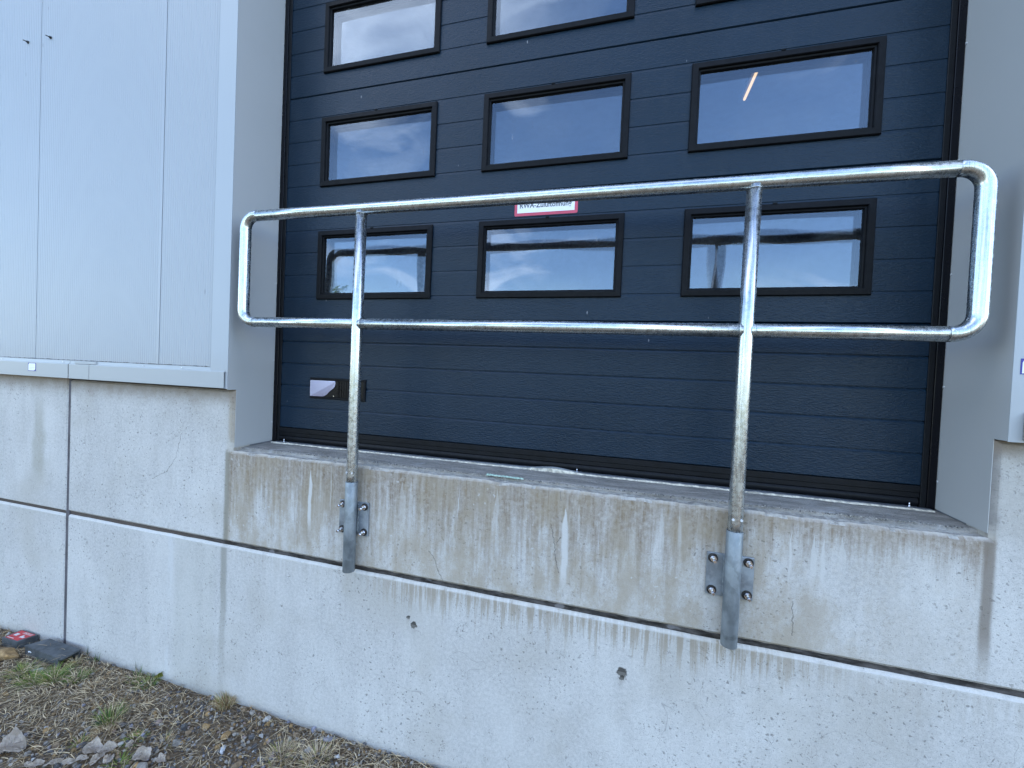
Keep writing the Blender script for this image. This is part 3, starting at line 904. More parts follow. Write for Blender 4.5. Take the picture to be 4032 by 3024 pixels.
# bottom rail and rubber
bm = bmesh.new()
box(bm, 0.046, W-0.046, 0.243, 0.285, 0.060, 0.0845, bev=0.001)
box(bm, 0.046, W-0.046, 0.246, 0.285, 0.040, 0.0595, bev=0.001)
bmobj('bottom_rail', bm, M['rubber'], door)
bm = bmesh.new(); prev = None
for x in np.arange(0.046, W-0.04, 0.03):
    sag = 0.003*mnoise.noise(Vector((x*2.2, 0, 0)))
    row = [bm.verts.new((x, yy, zz_)) for yy, zz_ in ((0.252, 0.0395), (0.244, 0.034+sag), (0.242, 0.022+sag), (0.246, 0.012+sag), (0.255, 0.006), (0.27, 0.006))]
    if prev:
        for q in range(5):
            f = bm.faces.new((prev[q], row[q], row[q+1], prev[q+1])); f.smooth = True
    prev = row
bmobj('bottom_seal', bm, M['rubber'], door)
# threshold angle, lifted a little in the middle
bm = bmesh.new(); prev = None
for x in np.arange(0.03, W-0.005, 0.02):
    lift = 0.016*math.exp(-((x-1.60)/0.10)**2) + 0.004*math.exp(-((x-1.35)/0.2)**2)
    row = [bm.verts.new((x, 0.2225, 0.000)), bm.verts.new((x, 0.2225, 0.0045+lift)), bm.verts.new((x, 0.2245, 0.0055+lift)), bm.verts.new((x, 0.245, 0.0058+lift*0.4)), bm.verts.new((x, 0.29, 0.006))]
    if prev:
        for q in range(4):
            bm.faces.new((prev[q], row[q], row[q+1], prev[q+1]))
    prev = row
bmobj('threshold_strip', bm, M['thresh'], door)
seam_o = bmobj('threshold_seam', seam(), M['foam'], door)
seam_o['label'] = 'crumbling pale foam seam along the metal threshold'
for x in (0.087, 1.699, 2.925):
    bm = bmesh.new(); disc_cyl(bm, (x, 0.235, 0.004), (0, 0, 1), 0.0055, 0.008, 6); disc_cyl(bm, (x, 0.235, 0.012), (0, 0, 1), 0.003, 0.010, 10)
    bmobj('anchor_bolt', bm, M['steelbolt'], door)
# recessed handle
hd = bmesh.new()
ring_sweep(hd, 0.2405, 0.5875, 0.2569, 0.3702, [(0.0, YD+0.002), (0.0, YD-0.005), (0.002, YD-0.007), (0.010, YD-0.007), (0.012, YD-0.004), (0.0125, YD+0.02)])
handle = bmobj('recessed_handle', hd, M['frame'], door)
bm = bmesh.new()
box(bm, 0.251, 0.577, YD-0.003, YD-0.0005, 0.267, 0.360)
box(bm, 0.4055, 0.420, YD-0.006, YD-0.003, 0.2695, 0.3575, bev=0.001)
for q in range(10):
    box(bm, 0.424+q*0.014, 0.4275+q*0.014, YD-0.0055, YD-0.003, 0.270, 0.357)
bmobj('handle_grille', bm, M['blackgloss'], handle)
# pale reflective cover plate with cut corner
pts = [(0.2455, 0.2725), (0.2475, 0.2695), (0.322, 0.2700), (0.336, 0.2735), (0.352, 0.284), (0.368, 0.300), (0.388, 0.314), (0.400, 0.326), (0.4035, 0.336),
       (0.4035, 0.352), (0.400, 0.3555), (0.249, 0.3555), (0.2455, 0.352)]
bm = bmesh.new()
va = [bm.verts.new((x, YD-0.0085 + 0.003*math.sin((x-0.245)*18), z)) for x, z in pts]
f = bm.faces.new(va)
e = bmesh.ops.extrude_face_region(bm, geom=[f])
for v in e['geom']:
    if isinstance(v, bmesh.types.BMVert): v.co.y += 0.005
bmesh.ops.recalc_face_normals(bm, faces=bm.faces)
gq = G('brushed_handle_plate')
nn = gq.noise(scale=500, detail=2)
gq.bump(nn, 0.2, 0.0006)
gq.set(color=(0.36, 0.37, 0.56), rough=0.32, metal=0.9)
bmobj('handle_plate', bm, gq.m, handle)
bm = bmesh.new(); disc_cyl(bm, (0.3945, YD-0.003, 0.2745), (0, -1, 0), 0.0028, 0.004, 10)
bmobj('handle_screw', bm, M['steelbolt'], handle)

# sign on the door
sg = empty('vent_sign', (1.499, YD, 1.1705), 'white sticker sign with red border reading RWA-Zuluftöffnung, half hidden behind the top rail', 'sign')
def rrect(bm, x0, x1, z0, z1, y0, y1, r, seg=5):
    vs = []
    for cx, cz, a0 in ((x1-r, z0+r, -90), (x1-r, z1-r, 0), (x0+r, z1-r, 90), (x0+r, z0+r, 180)):
        for q in range(seg+1):
            a = math.radians(a0+90*q/seg); vs.append(bm.verts.new((cx+r*math.cos(a), y0, cz+r*math.sin(a))))
    f = bm.faces.new(vs); e = bmesh.ops.extrude_face_region(bm, geom=[f])
    for v in e['geom']:
        if isinstance(v, bmesh.types.BMVert): v.co.y = y1
    bmesh.ops.recalc_face_normals(bm, faces=bm.faces)
bm = bmesh.new(); rrect(bm, 1.3525, 1.6464, 1.1705, 1.2745, YD-0.0012, YD+0.0002, 0.007)
bmobj('red_border', bm, M['red'], sg)
bm = bmesh.new(); rrect(bm, 1.3655, 1.6325, 1.1838, 1.2612, YD-0.0018, YD-0.0010, 0.001, 2)
bmobj('white_field', bm, M['white'], sg)
def text_obj(body, size, loc, mat, parent, width=None, name='lettering'):
    cu = bpy.data.curves.new('lettering', 'FONT'); cu.body = body; cu.size = size; cu.extrude = 0.0002; cu.resolution_u = 3; cu.offset = 0.0006
    tmp = bpy.data.objects.new('tmp_text', cu); COL.objects.link(tmp)
    bpy.context.view_layer.update()
    me = bpy.data.meshes.new_from_object(tmp.evaluated_get(bpy.context.evaluated_depsgraph_get()))
    bpy.data.objects.remove(tmp)
    co = np.empty(len(me.vertices)*3); me.vertices.foreach_get('co', co); co = co.reshape(-1, 3)
    sx = (width/(co[:, 0].max()-co[:, 0].min())) if width else 1
    out = np.stack([(co[:, 0]-co[:, 0].min())*sx, -co[:, 2], co[:, 1]], 1) + np.array(loc) - np.array(root_loc(parent))
    me.vertices.foreach_set('co', out.ravel()); me.update(); me.materials.clear()
    return link(name, me, mat, parent)
text_obj('RWA-Zuluftöffnung', 0.0335, (1.3775, YD-0.0021, 1.2065), M['ink'], sg, width=0.241)

# ------------------------------------------------------------------ cladding facade
YC = -0.034
def ribbed(x0, x1, z0, z1):
    bm = bmesh.new(); pr = []
    x = x0+0.003
    pr.append((x0+0.0, YC+0.012)); pr.append((x0+0.0015, YC+0.001))
    while x + 0.0158 <= x1-0.002:
        pr += [(x, YC), (x+0.0062, YC), (x+0.0085, YC+0.0010), (x+0.0131, YC+0.0010)]
        x += 0.0155
    pr += [(x1-0.0025, YC), (x1-0.0015, YC+0.001), (x1, YC+0.012)]
    a = [bm.verts.new((x, y, z0)) for x, y in pr]; b = [bm.verts.new((x, y, z1)) for x, y in pr]
    for k in range(len(pr)-1): bm.faces.new((a[k], a[k+1], b[k+1], b[k]))
    return bm
fl = empty('metal_facade', (-1.0, YC, 0.30), 'pale blue-grey ribbed metal wall cladding left of the door', 'wall')
fr = empty('metal_facade', (4.0, YC, 0.30), 'narrow strip of pale metal wall cladding right of the door', 'wall')
ft = empty('door_lintel', (1.5, YC, 3.70), 'pale metal cladding above the door, out of the picture', 'wall')
for x0, x1 in ((-5.458, -4.458), (-4.457, -3.457), (-3.456, -2.456), (-2.455, -1.4545), (-1.4525, -0.472), (-0.470, -0.100)):
    bmobj('cladding_panel', ribbed(x0, x1, 0.392, 7.4), M['clad'], fl)
for x0, x1 in ((W+0.10, 4.1), (4.102, 5.1), (5.102, 6.1), (6.102, 7.1), (7.102, 8.1)):
    bmobj('cladding_panel', ribbed(x0, x1, 0.392, 7.4), M['clad'], fr)
bmobj('backing', newbox(-6, -0.006, YC+0.012, 0.104, 0.325, 7.4), M['gap'], fl)
bmobj('backing', newbox(W+0.006, 9, YC+0.012, 0.104, 0.325, 7.4), M['gap'], fr)
bmobj('cladding_panel', newbox(-0.1, W+0.1, YC, 0.10, 3.70, 7.4, bev=0.002), M['clad'], ft)
# corner trims: front leaf + narrow down-turned tongue
bm = bmesh.new()
box(bm, -0.1105, 0.0, -0.0395, -0.0365, 0.3785, 3.70, bev=0.0006)
bmobj('corner_trim', bm, M['trim'], fl)
bmobj('corner_tongue', newbox(-0.0200, 0.0, -0.0393, -0.0367, 0.2995, 0.3780, bev=0.0005), M['trim'], fl)
bmobj('corner_trim', newbox(W, W+0.1105, -0.0395, -0.0365, 0.2935, 3.70, bev=0.0006), M['trim'], fr)
# jamb sheets (reveals): above the concrete step they run out to the trim, below to the concrete face
def jamb(xa, s):
    bm = bmesh.new()
    pts = [(-0.0365, 3.70), (-0.0365, 0.2955), (0.0115, 0.2955), (0.0115, 0.003 if s > 0 else -0.001), (0.2465, 0.0075), (0.2465, 3.70)]
    va = [bm.verts.new((xa, y, z)) for y, z in pts]; f = bm.faces.new(va)
    e = bmesh.ops.extrude_face_region(bm, geom=[f])
    for v in e['geom']:
        if isinstance(v, bmesh.types.BMVert): v.co.x -= s*0.0022
    bmesh.ops.recalc_face_normals(bm, faces=bm.faces)
    return bm
jl = bmobj('door_jamb', jamb(0.0, 1), M['jamb'], fl)
jr = bmobj('door_jamb', jamb(W, -1), M['jamb'], fr)
for z in (0.111, 0.4548, 0.8804, 1.3032, 1.7441, 2.186, 2.62, 3.05, 3.4):
    bm = bmesh.new(); disc_cyl(bm, (0.0, 0.2365, z), (1, 0, 0), 0.0042, 0.0022, 12)
    bmobj('rivet', bm, M['rivet'], jl)
for z in (0.1085, 0.4534, 0.8611, 1.2704, 1.6828, 2.09, 2.5, 2.9, 3.3):
    bm = bmesh.new(); disc_cyl(bm, (W, 0.2365, z), (-1, 0, 0), 0.0042, 0.0022, 12)
    bmobj('rivet', bm, M['rivet'], jr)
# base flashing: sloping lip, drip face
def flashing(x0, x1, yf=-0.046, lip=True):
    bm = bmesh.new()
    prof = [(YC+0.004, 0.4045), (YC-0.001, 0.4035), (YC-0.002, 0.4025), (-0.0395, 0.3858), (yf, 0.3838), (yf-0.0005, 0.3815), (yf, 0.3030), (yf+0.004, 0.3012), (yf+0.012, 0.3012)]
    if not lip: prof = [(yf+0.004, 0.3835), (yf, 0.3825), (yf-0.0005, 0.381), (yf, 0.3045), (yf+0.004, 0.3028), (yf+0.012, 0.3028)]
    xs = np.linspace(x0, x1, max(2, int((x1-x0)/0.06)))
    pv = None
    for x in xs:
        wv = 0.0012*mnoise.noise(Vector((x*5, 0, 0)))
        row = [bm.verts.new((x, y, z + wv*(z > 0.38))) for y, z in prof]
        if pv:
            for k in range(len(prof)-1): bm.faces.new((pv[k], row[k], row[k+1], pv[k+1]))
        pv = row
    if not lip: pass
    return bm
bmobj('base_flashing', flashing(-6, -1.1475), M['flash'], fl)
bmobj('base_flashing', flashing(-0.9740, -0.0140), M['flash'], fl)
bmobj('flashing_splice', flashing(-1.1440, -0.9785, -0.0450), M['flash'], fl)
bmobj('splice_plate', newbox(-1.0992, -0.9262, -0.0440, -0.0372, 0.3870, 0.4025, bev=0.0008), M['trim'], fl)
# gritty grey sealant line above the lip
bm = bmesh.new(); pv = None
for x in np.arange(-6, -0.108, 0.012):
    a_ = 0.0030 + 0.0022*mnoise.noise(Vector((x*22, 0, 0)))
    row = [bm.verts.new((x, YC+0.002, 0.4035)), bm.verts.new((x, YC-0.0022, 0.4045)), bm.verts.new((x, YC-0.0022, 0.4045+a_)), bm.verts.new((x, YC+0.002, 0.406+a_))]
    if pv:
        for k in range(3): bm.faces.new((pv[k], row[k], row[k+1], pv[k+1]))
    pv = row
bmobj('sealant_bead', bm, plain('gritty_grey_bead', (0.20, 0.20, 0.195), 0.9, 0, 0.6, 60), fl)
for x in (-0.57, -0.30, -1.08, -0.945, -1.2, -1.75):
    bm = bmesh.new(); disc_cyl(bm, (x, -0.041, 0.3935), (0, -1, 0), 0.003, 0.0018, 10)
    bmobj('rivet', bm, M['rivet'], fl)
# two self-drilling screws in the cladding
for x, z in ((-1.5697, 2.2504), (-1.3706, 2.2427)):
    bm = bmesh.new(); disc_cyl(bm, (x, YC, z), (0, -1, 0), 0.0085, 0.002, 16); disc_cyl(bm, (x, YC-0.002, z), (0, -1, 0), 0.0055, 0.006, 6); disc_cyl(bm, (x, YC-0.008, z), (-0.2, -1, -0.1), 0.0028, 0.014, 8)
    bmobj('screw', bm, M['washer'], fl)
# right-hand flashing with its open, stained end
bm = bmesh.new(); pv = None
prof = [(-0.0405, 0.384), (-0.050, 0.380), (-0.058, 0.368), (-0.062, 0.345), (-0.060, 0.306), (-0.056, 0.302), (-0.0405, 0.302)]
ra = [bm.verts.new((3.0385, y, z)) for y, z in prof]; rb = [bm.verts.new((9, y, z)) for y, z in prof]
for k in range(len(prof)-1): bm.faces.new((ra[k], ra[k+1], rb[k+1], rb[k]))
bm.faces.new(ra)
bmobj('base_flashing', bm, plain('stained_flashing_end', (0.20, 0.195, 0.19), 0.7, 0, 0.6, 60), fr)

# stickers with blue edge
def sticker(x0, x1, z0, z1, y, label):
    s = empty('sticker', ((x0+x1)/2, y, z0), label, 'sticker')
    bmobj('blue_border', newbox(x0, x1, y-0.0008, y, z0, z1), M['blue'], s)
    bm = bmesh.new()
    vs = []
    xi0, xi1, zi0, zi1 = x0+0.004, x1-0.004, z0+0.003, z1-0.003
    r = 0.012
    poly = [(xi0, zi0), (xi1-r, zi0), (xi1-r*0.3, zi0+r*0.3), (xi1, zi0+r), (xi1, zi1), (xi0+r*.7, zi1), (xi0+r*0.2, zi1-r*0.25), (xi0, zi1-r*.8)]
    f = bm.faces.new([bm.verts.new((x, y-0.0012, z)) for x, z in poly])
    e = bmesh.ops.extrude_face_region(bm, geom=[f])
    for v in e['geom']:
        if isinstance(v, bmesh.types.BMVert): v.co.y += 0.0006
    bmesh.ops.recalc_face_normals(bm, faces=bm.faces)
    bmobj('white_field', bm, M['white'], s)
    bm = bmesh.new()
    for k in range(4):
        zz_ = zi1-0.006-k*0.0085
        box(bm, xi0+0.012*(k == 0)+0.004, xi1-0.005-0.008*(k % 2), y-0.0015, y-0.0013, zz_-0.0009, zz_)
    bmobj('printed_lines', bm, plain('grey_print', (0.35, 0.36, 0.45), 0.6), s)
sticker(-1.4905, -1.4215, 0.3318, 0.3788, -0.0466, 'small blue-edged white sticker on the base flashing at far left')
sticker(3.0225, 3.092, 0.4975, 0.5445, -0.0396, 'blue-edged white sticker on the cladding at the right picture edge')

# ------------------------------------------------------------------ guard railing
rl = empty('guard_railing', (1.5, -0.036, -0.48), 'galvanised tubular guard railing bolted across the loading door', 'railing')
RY, RR = -0.036, 0.0242
def zt(x): return 1.1400 - 0.0066*(x-0.08)
def zb(x): return 0.6315 - 0.0060*(x-0.08)
XA, XB, RB = 0.084, 2.9155, 0.062
def side(x, s):
    P = []
    P.append((x+s*(RB+0.012), RY, zt(x)))
    for q in range(11):
        a = math.radians(90*q/10); P.append((x+s*(RB-RB*math.sin(a)), RY, zt(x)-RB+RB*math.cos(a)))
    for q in range(11):
        a = math.radians(90*q/10); P.append((x+s*(RB-RB*math.cos(a)), RY, zb(x)+RB-RB*math.sin(a)))
    P.append((x+s*(RB+0.012), RY, zb(x)))
    return P
for x, s in ((XA, 1), (XB, -1)):
    bm = bmesh.new(); tube(bm, side(x, s), RR, 32)
    bmobj('end_bend', bm, M['galvv'], rl)
PXS = (0.7275, 2.284)
bm = bmesh.new(); tube(bm, [(x, RY, zt(x)) for x in np.linspace(XA+RB+0.0125, XB-RB-0.0125, 12)], RR, 32); bmobj('top_rail', bm, M['galv'], rl)
segs = ((XA+RB+0.0125, PXS[0]-0.012), (PXS[0]+0.012, PXS[1]-0.012), (PXS[1]+0.012, XB-RB-0.0125))
for a, b in segs:
    bm = bmesh.new(); tube(bm, [(a, RY, zb(a)), (b, RY, zb(b))], RR*0.985, 32); bmobj('bottom_rail', bm, M['galv'], rl)
def torus_bead(bm, c, axis, R_, r, seg=28):
    ax = Vector(axis).normalized(); a = Vector((0, 1, 0)) if abs(ax.y) < .9 else Vector((1, 0, 0)); a = (a-ax*a.dot(ax)).normalized(); b = ax.cross(a)
    rings = []
    for i in range(seg):
        t = 2*math.pi*i/seg; d = a*math.cos(t)+b*math.sin(t)
        rr = r*(1+0.3*math.sin(i*2.6)); rings.append([bm.verts.new(Vector(c)+d*(R_+rr*math.cos(2*math.pi*k/6))+ax*rr*math.sin(2*math.pi*k/6)) for k in range(6)])
    for i in range(seg):
        A, B = rings[i], rings[(i+1) % seg]
        for k in range(6):
            f = bm.faces.new((A[k], B[k], B[(k+1) % 6], A[(k+1) % 6])); f.smooth = True
for px in PXS:
    top = zt(px)
    bm = bmesh.new(); tube(bm, [(px+0.002*s_, RY, z) for z, s_ in ((top-0.012, 1), (0.6, 0), (-0.05, 0), (-0.12, 0))], RR*1.004, 32); pst = bmobj('post', bm, M['galvv'], rl)
    for c_, ax_ in (((px+0.002, RY, top-0.0235), (0, 0, 1)), ((px-0.0225, RY, zb(px)), (1, 0, 0)), ((px+0.0225, RY, zb(px)), (1, 0, 0))):
        bm = bmesh.new(); torus_bead(bm, c_, ax_, 0.0237, 0.0025)
        bmobj('weld_bead', bm, M['galv'], rl)
    bm = bmesh.new()
    N = 40
    # open sleeve pipe with a visible wall thickness
    R0, R1 = 0.0268, 0.0246
    prof = [(R1, -0.14), (R1, -0.079), (R0-0.0006, -0.079), (R0, -0.0798), (R0, -0.4835), (R0-0.0008, -0.4845), (R1, -0.4845), (R1, -0.40)]
    pr = None
    for rr, z in prof:
        ring = [bm.verts.new((px+rr*math.cos(2*math.pi*k/N), RY+rr*math.sin(2*math.pi*k/N), z)) for k in range(N)]
        if pr:
            for k in range(N):
                f = bm.faces.new((pr[k], pr[(k+1) % N], ring[(k+1) % N], ring[k])); f.smooth = True
        pr = ring
    slv = bmobj('post_sleeve', bm, M['dip'], rl)
    bm = bmesh.new()
    for dx in (-0.012, 0.014):
        disc_cyl(bm, (px+dx, RY-math.sqrt(RR**2-dx**2)+0.0005, -0.036), (dx*20, -1, 0), 0.0045, 0.003, 12)
    bmobj('rivet', bm, M['rivet'], pst)
    pc = px - 0.0025
    pl = bmobj('base_plate', newbox(pc-0.0765, pc+0.0765, -0.0102, -0.0005, -0.329, -0.177, bev=0.0012), M['plate'], rl)
    bm = bmesh.new()
    for sx in (-1, 1):
        pts = [(px+sx*0.0235, -0.0135+0.001*math.sin(q*1.7), -0.185-q*0.0068) for q in range(21)]
        tube(bm, pts, [0.0032+0.0011*math.sin(q*2.1+sx) for q in range(21)], 8)
    bmobj('weld_seam', bm, M['dip'], pl)
    for sx in (-1, 1):
        for sz in (-1, 1):
            cx, cz = pc+sx*0.0572, -0.2525+sz*0.0575
            rr = random.uniform(-0.03, 0.03)
            bm = bmesh.new(); disc_cyl(bm, (cx, -0.0103, cz), (0, -1, 0), 0.0165, 0.0024, 28)
            wsh = bmobj('washer', bm, M['washer'], pl)
            bm = bmesh.new(); disc_cyl(bm, (cx, -0.0125, cz), (0, -1, 0), 0.0112, 0.0095, 6)
            disc_cyl(bm, (cx, -0.0213, cz), (rr, -1, rr*0.5), 0.0052, 0.026, 12)
            bmobj('bolt', bm, M['steelbolt'], pl)

# ------------------------------------------------------------------ litter at the wall foot
dc = empty('grey_duct', (-1.18, -0.07, GZ), 'dark grey plastic block lying below the vertical wall joint', 'plastic block')
def prism(bm, quad, z0, z1, bev=0.003):
    a = [bm.verts.new((x, y, z0)) for x, y in quad]; b = [bm.verts.new((x, y, z1)) for x, y in quad]
    fs = [bm.faces.new(a[::-1]), bm.faces.new(b)]
    for k in range(4): fs.append(bm.faces.new((a[k], a[(k+1) % 4], b[(k+1) % 4], b[k])))
    bmesh.ops.recalc_face_normals(bm, faces=fs)
    bmesh.ops.bevel(bm, geom=list({e for f in fs for e in f.edges}), offset=bev, segments=2, affect='EDGES')
bm = bmesh.new()
q = [(-1.352, -0.108), (-1.018, -0.116), (-1.026, -0.026), (-1.30, -0.022)]
prism(bm, q, -1.246, -1.236, 0.002)
bmobj('cover', bm, M['duct'], dc)
bm = bmesh.new()
prism(bm, [(-1.349, -0.105), (-1.05, -0.113), (-1.053, -0.104), (-1.349, -0.096)], -1.297, -1.2465, 0.001)
prism(bm, [(-1.30, -0.034), (-1.03, -0.036), (-1.03, -0.028), (-1.30, -0.026)], -1.297, -1.2465, 0.001)
prism(bm, [(-1.349, -0.0955), (-1.34, -0.0955), (-1.305, -0.034), (-1.315, -0.034)], -1.297, -1.2465, 0.001)
bmobj('side_wall', bm, M['duct'], dc)
bm = bmesh.new(); bm.faces.new([bm.verts.new(p) for p in ((-1.318, -0.1075, -1.262), (-1.30, -0.1078, -1.258), (-1.285, -0.1082, -1.262), (-1.292, -0.1082, -1.267), (-1.30, -0.108, -1.264), (-1.313, -0.1078, -1.270))])
bmobj('paint_smear', bm, M['white'], dc)
rb = empty('red_label_box', (-1.51, -0.05, GZ), 'flat dark box with a red and white label on top, at the left picture edge', 'box')
bm = bmesh.new(); prism(bm, [(-1.59, -0.092), (-1.455, -0.088), (-1.432, -0.008), (-1.588, -0.008)], -1.30, -1.2515, 0.002)
bmobj('body', bm, M['duct'], rb)
def quad_at(u0, u1, v0, v1, z0=-1.2514, z1=-1.2508):
    A, B, C_, D = (-1.578, -0.083), (-1.470, -0.081), (-1.448, -0.014), (-1.576, -0.014)
    def P(u, v):
        x = (A[0]*(1-u)+B[0]*u)*(1-v) + (D[0]*(1-u)+C_[0]*u)*v; y = (A[1]*(1-u)+B[1]*u)*(1-v) + (D[1]*(1-u)+C_[1]*u)*v
        return (x, y)
    return [P(u0, v0), P(u1, v0), P(u1, v1), P(u0, v1)]
def flat(bm, q, z0, z1):
    a = [bm.verts.new((x, y, z0)) for x, y in q]; b = [bm.verts.new((x, y, z1)) for x, y in q]
    bm.faces.new(b)
    for k in range(4): bm.faces.new((a[k], a[(k+1) % 4], b[(k+1) % 4], b[k]))
bm = bmesh.new(); flat(bm, quad_at(0, 1, 0, 1), -1.2518, -1.2508)
lab = bmobj('red_label', bm, M['redlabel'], rb)
bm = bmesh.new()
flat(bm, quad_at(0.12, 0.34, 0.38, 0.66), -1.2508, -1.2503)
flat(bm, quad_at(0.62, 0.90, 0.34, 0.50), -1.2508, -1.2503); flat(bm, quad_at(0.62, 0.74, 0.50, 0.62), -1.2508, -1.2503)
for k in range(3): flat(bm, quad_at(0.35, 0.95, 0.76+k*0.07, 0.785+k*0.07), -1.2508, -1.2504)
flat(bm, quad_at(0.03, 0.55, 0.08, 0.13), -1.2508, -1.2504)
bmobj('label_marks', bm, plain('faded_label_white', (0.55, 0.50, 0.48), 0.6), lab)

# gravel -----------------------------------------------------------
def field(x, y): return mnoise.noise(Vector((x*2.6, y*2.6, 7)))
def sample(n, fn, x0=-2.6, x1=2.4, y0=-1.5, y1=-0.004):
    out = []
    while len(out) < n:
        x, y = random.uniform(x0, x1), random.uniform(y0, y1)
        if random.random() < fn(x, y): out.append((x, y))
    return np.array(out)
def d_grav(x, y):
    v = 0.25 + 0.75*min(1, max(0, (x+0.75)/0.7)) + 0.5*field(x, y)
    if y < -0.38: v = max(v, 0.75)
    return max(0.1, min(1, v))
def in_box(x, y): return (-1.36 < x < -1.01 and y > -0.12) or (-1.6 < x < -1.43 and y > -0.1)
for nm, n, lo, hi, pr, sink in (('gravel', 15000, 0.003, 0.008, PR1, 0.3), ('gravel', 7500, 0.007, 0.014, PR2, 0.35), ('gravel', 700, 0.013, 0.022, PR2, 0.4)):
    P = sample(n, d_grav); P = np.array([p for p in P if not in_box(*p)])
    sz = lo + (hi-lo)*rng.random(len(P))**1.6
    z = np.array([gz(x, y) for x, y in P]) + sz*sink
    scatter_mesh(nm, pr, np.concatenate([P, z[:, None]], 1), sz, STONES, [0.31, 0.27, 0.07, 0.09, 0.17, 0.04, 0.04, 0.01], kind='stuff',
                 label='mixed grey and brown gravel at the foot of the wall')

# singled-out stones
def stone(x, y, r, mi, label, seed, flat=0.75, rot=0.0, el=1.0):
    vs, fs = rock_proto(3, seed, flat)
    c_, s_ = math.cos(rot), math.sin(rot)
    v = vs.copy(); v[:, 0] *= el
    v = np.stack([v[:, 0]*c_-v[:, 1]*s_, v[:, 0]*s_+v[:, 1]*c_, v[:, 2]], 1)*r
    me = fast_mesh('stone', v, fs)
    link('stone', me, STONES[mi], loc=(x, y, gz(x, y)+r*0.35), label=label, cat='stone', smooth=True)
stone(0.067, -0.150, 0.024, 3, 'rounded ochre stone, the upper of two tan stones amid grey gravel', 101, 0.8, 0.4, 0.9)
stone(0.199, -0.163, 0.026, 3, 'oval brown-ochre stone, lower right of the rounded tan one', 102, 0.6, -0.9, 1.15)
stone(0.024, -0.252, 0.024, 1, 'speckled grey stone left below the ochre stones', 103, 0.7, 0.3, 1.1)
stone(0.655, -0.035, 0.023, 6, 'pale lilac stone touching the wall at the right end of the gravel', 104, 0.7, 0.2, 1.2)
stone(0.30, -0.030, 0.018, 2, 'whitish knobbly stone against the wall right of the dry tuft', 105, 0.8, 0.5, 1.0)
stone(0.022, -0.395, 0.038, 1, 'large flat grey stone at the bottom picture edge', 106, 0.45, 0.1, 1.35)
stone(0.366, -0.255, 0.024, 4, 'mossy brown upright stone near the bottom edge', 107, 0.8, 1.2, 1.1)
stone(0.244, -0.218, 0.017, 7, 'small elongated white stone among slate chips', 108, 0.6, -0.8, 1.5)
stone(-1.40, -0.160, 0.062, 3, 'big sandy clod left of the dark plastic block', 109, 0.55, 0.2, 1.3)
stone(-1.115, -0.165, 0.026, 2, 'pale grey stone in the grass before the plastic block', 110, 0.6, 0.3, 1.3)
stone(-0.305, -0.265, 0.022, 0, 'dark slate stone left of the gravel patch', 111, 0.5, 0.6, 1.3)
stone(0.12, -0.36, 0.022, 0, 'dark slate stone at the bottom edge right of the flat grey one', 112, 0.5, 0.6, 1.3)

# blades ---------------------------------------------------------------
def blades(base, head, length, width, arch, tip, K=4):
    """base (n,3); head angle; arch = height bulge; tip = end height; returns V, F (quads)"""
    n = len(base); t = np.linspace(0, 1, K+1)
    dx, dy = np.cos(head), np.sin(head)
    bend = rng.normal(0, 0.25, n)
    V = np.zeros((n, K+1, 2, 3))
    for i, tt in enumerate(t):
        a = head + bend*tt
        cx = base[:, 0] + np.cos(a)*length*tt; cy = base[:, 1] + np.sin(a)*length*tt
        cz = base[:, 2] + arch*4*tt*(1-tt) + tip*tt
        w = width*(1-0.92*tt**2)*0.5
        V[:, i, 0] = np.stack([cx - np.sin(a)*w, cy + np.cos(a)*w, cz], 1)
        V[:, i, 1] = np.stack([cx + np.sin(a)*w, cy - np.cos(a)*w, cz + w*0.6], 1)
    V[:, :, :, 1] = np.minimum(V[:, :, :, 1], -0.002)
    idx = np.arange(n*(K+1)*2).reshape(n, K+1, 2)
    F = np.stack([idx[:, :-1, 0], idx[:, 1:, 0], idx[:, 1:, 1], idx[:, :-1, 1]], -1).reshape(-1, 4)
    return V.reshape(-1, 3), F, K
def blade_obj(name, sets, mats, **k):
    Vs, Fs, Ms = [], [], []; o = 0
    for V, F, K, mi in sets:
        Vs.append(V); Fs.append(F+o); Ms.append(np.repeat(mi, K)); o += len(V)
    me = fast_mesh(name, np.concatenate(Vs), np.concatenate(Fs))
    for mm in mats: me.materials.append(mm)
    me.polygons.foreach_set('material_index', np.concatenate(Ms).astype(np.int32))
    me.update()
    return link(name, me, mats, smooth=True, **k)
def d_straw(x, y):
    v = 0.95 - 0.9*min(1, max(0, (x+0.55)/0.6)) - 0.6*field(x, y)
    if y > -0.05: v = max(v, 0.55)
    if y < -0.40: v *= 0.5
    if x > 0.45 and y < -0.05: v = max(v, 0.6)
    return max(0.07, min(1, v))
sets = []
P = sample(36000, d_straw); P = np.array([p for p in P if not (in_box(*p) and random.random() < 0.975)])
n = len(P); z = np.array([gz(x, y) for x, y in P]) + rng.uniform(0.0, 0.016, n)
z = np.where([in_box(*p) for p in P], -1.233, z)
head = np.where(rng.random(n) < 0.45, rng.normal(0.35, 0.5, n), rng.uniform(0, 2*np.pi, n))
L = rng.gamma(3.0, 0.014, n)+0.01
V, F, K = blades(np.concatenate([P, z[:, None]], 1), head, L, rng.uniform(0.0011, 0.0030, n), rng.normal(0.004, 0.005, n).clip(-0.004, .02), rng.normal(0.002, 0.007, n).clip(-0.01, 0.03))
sets.append((V, F, K, rng.choice(3, n, p=[0.45, 0.33, 0.22])))
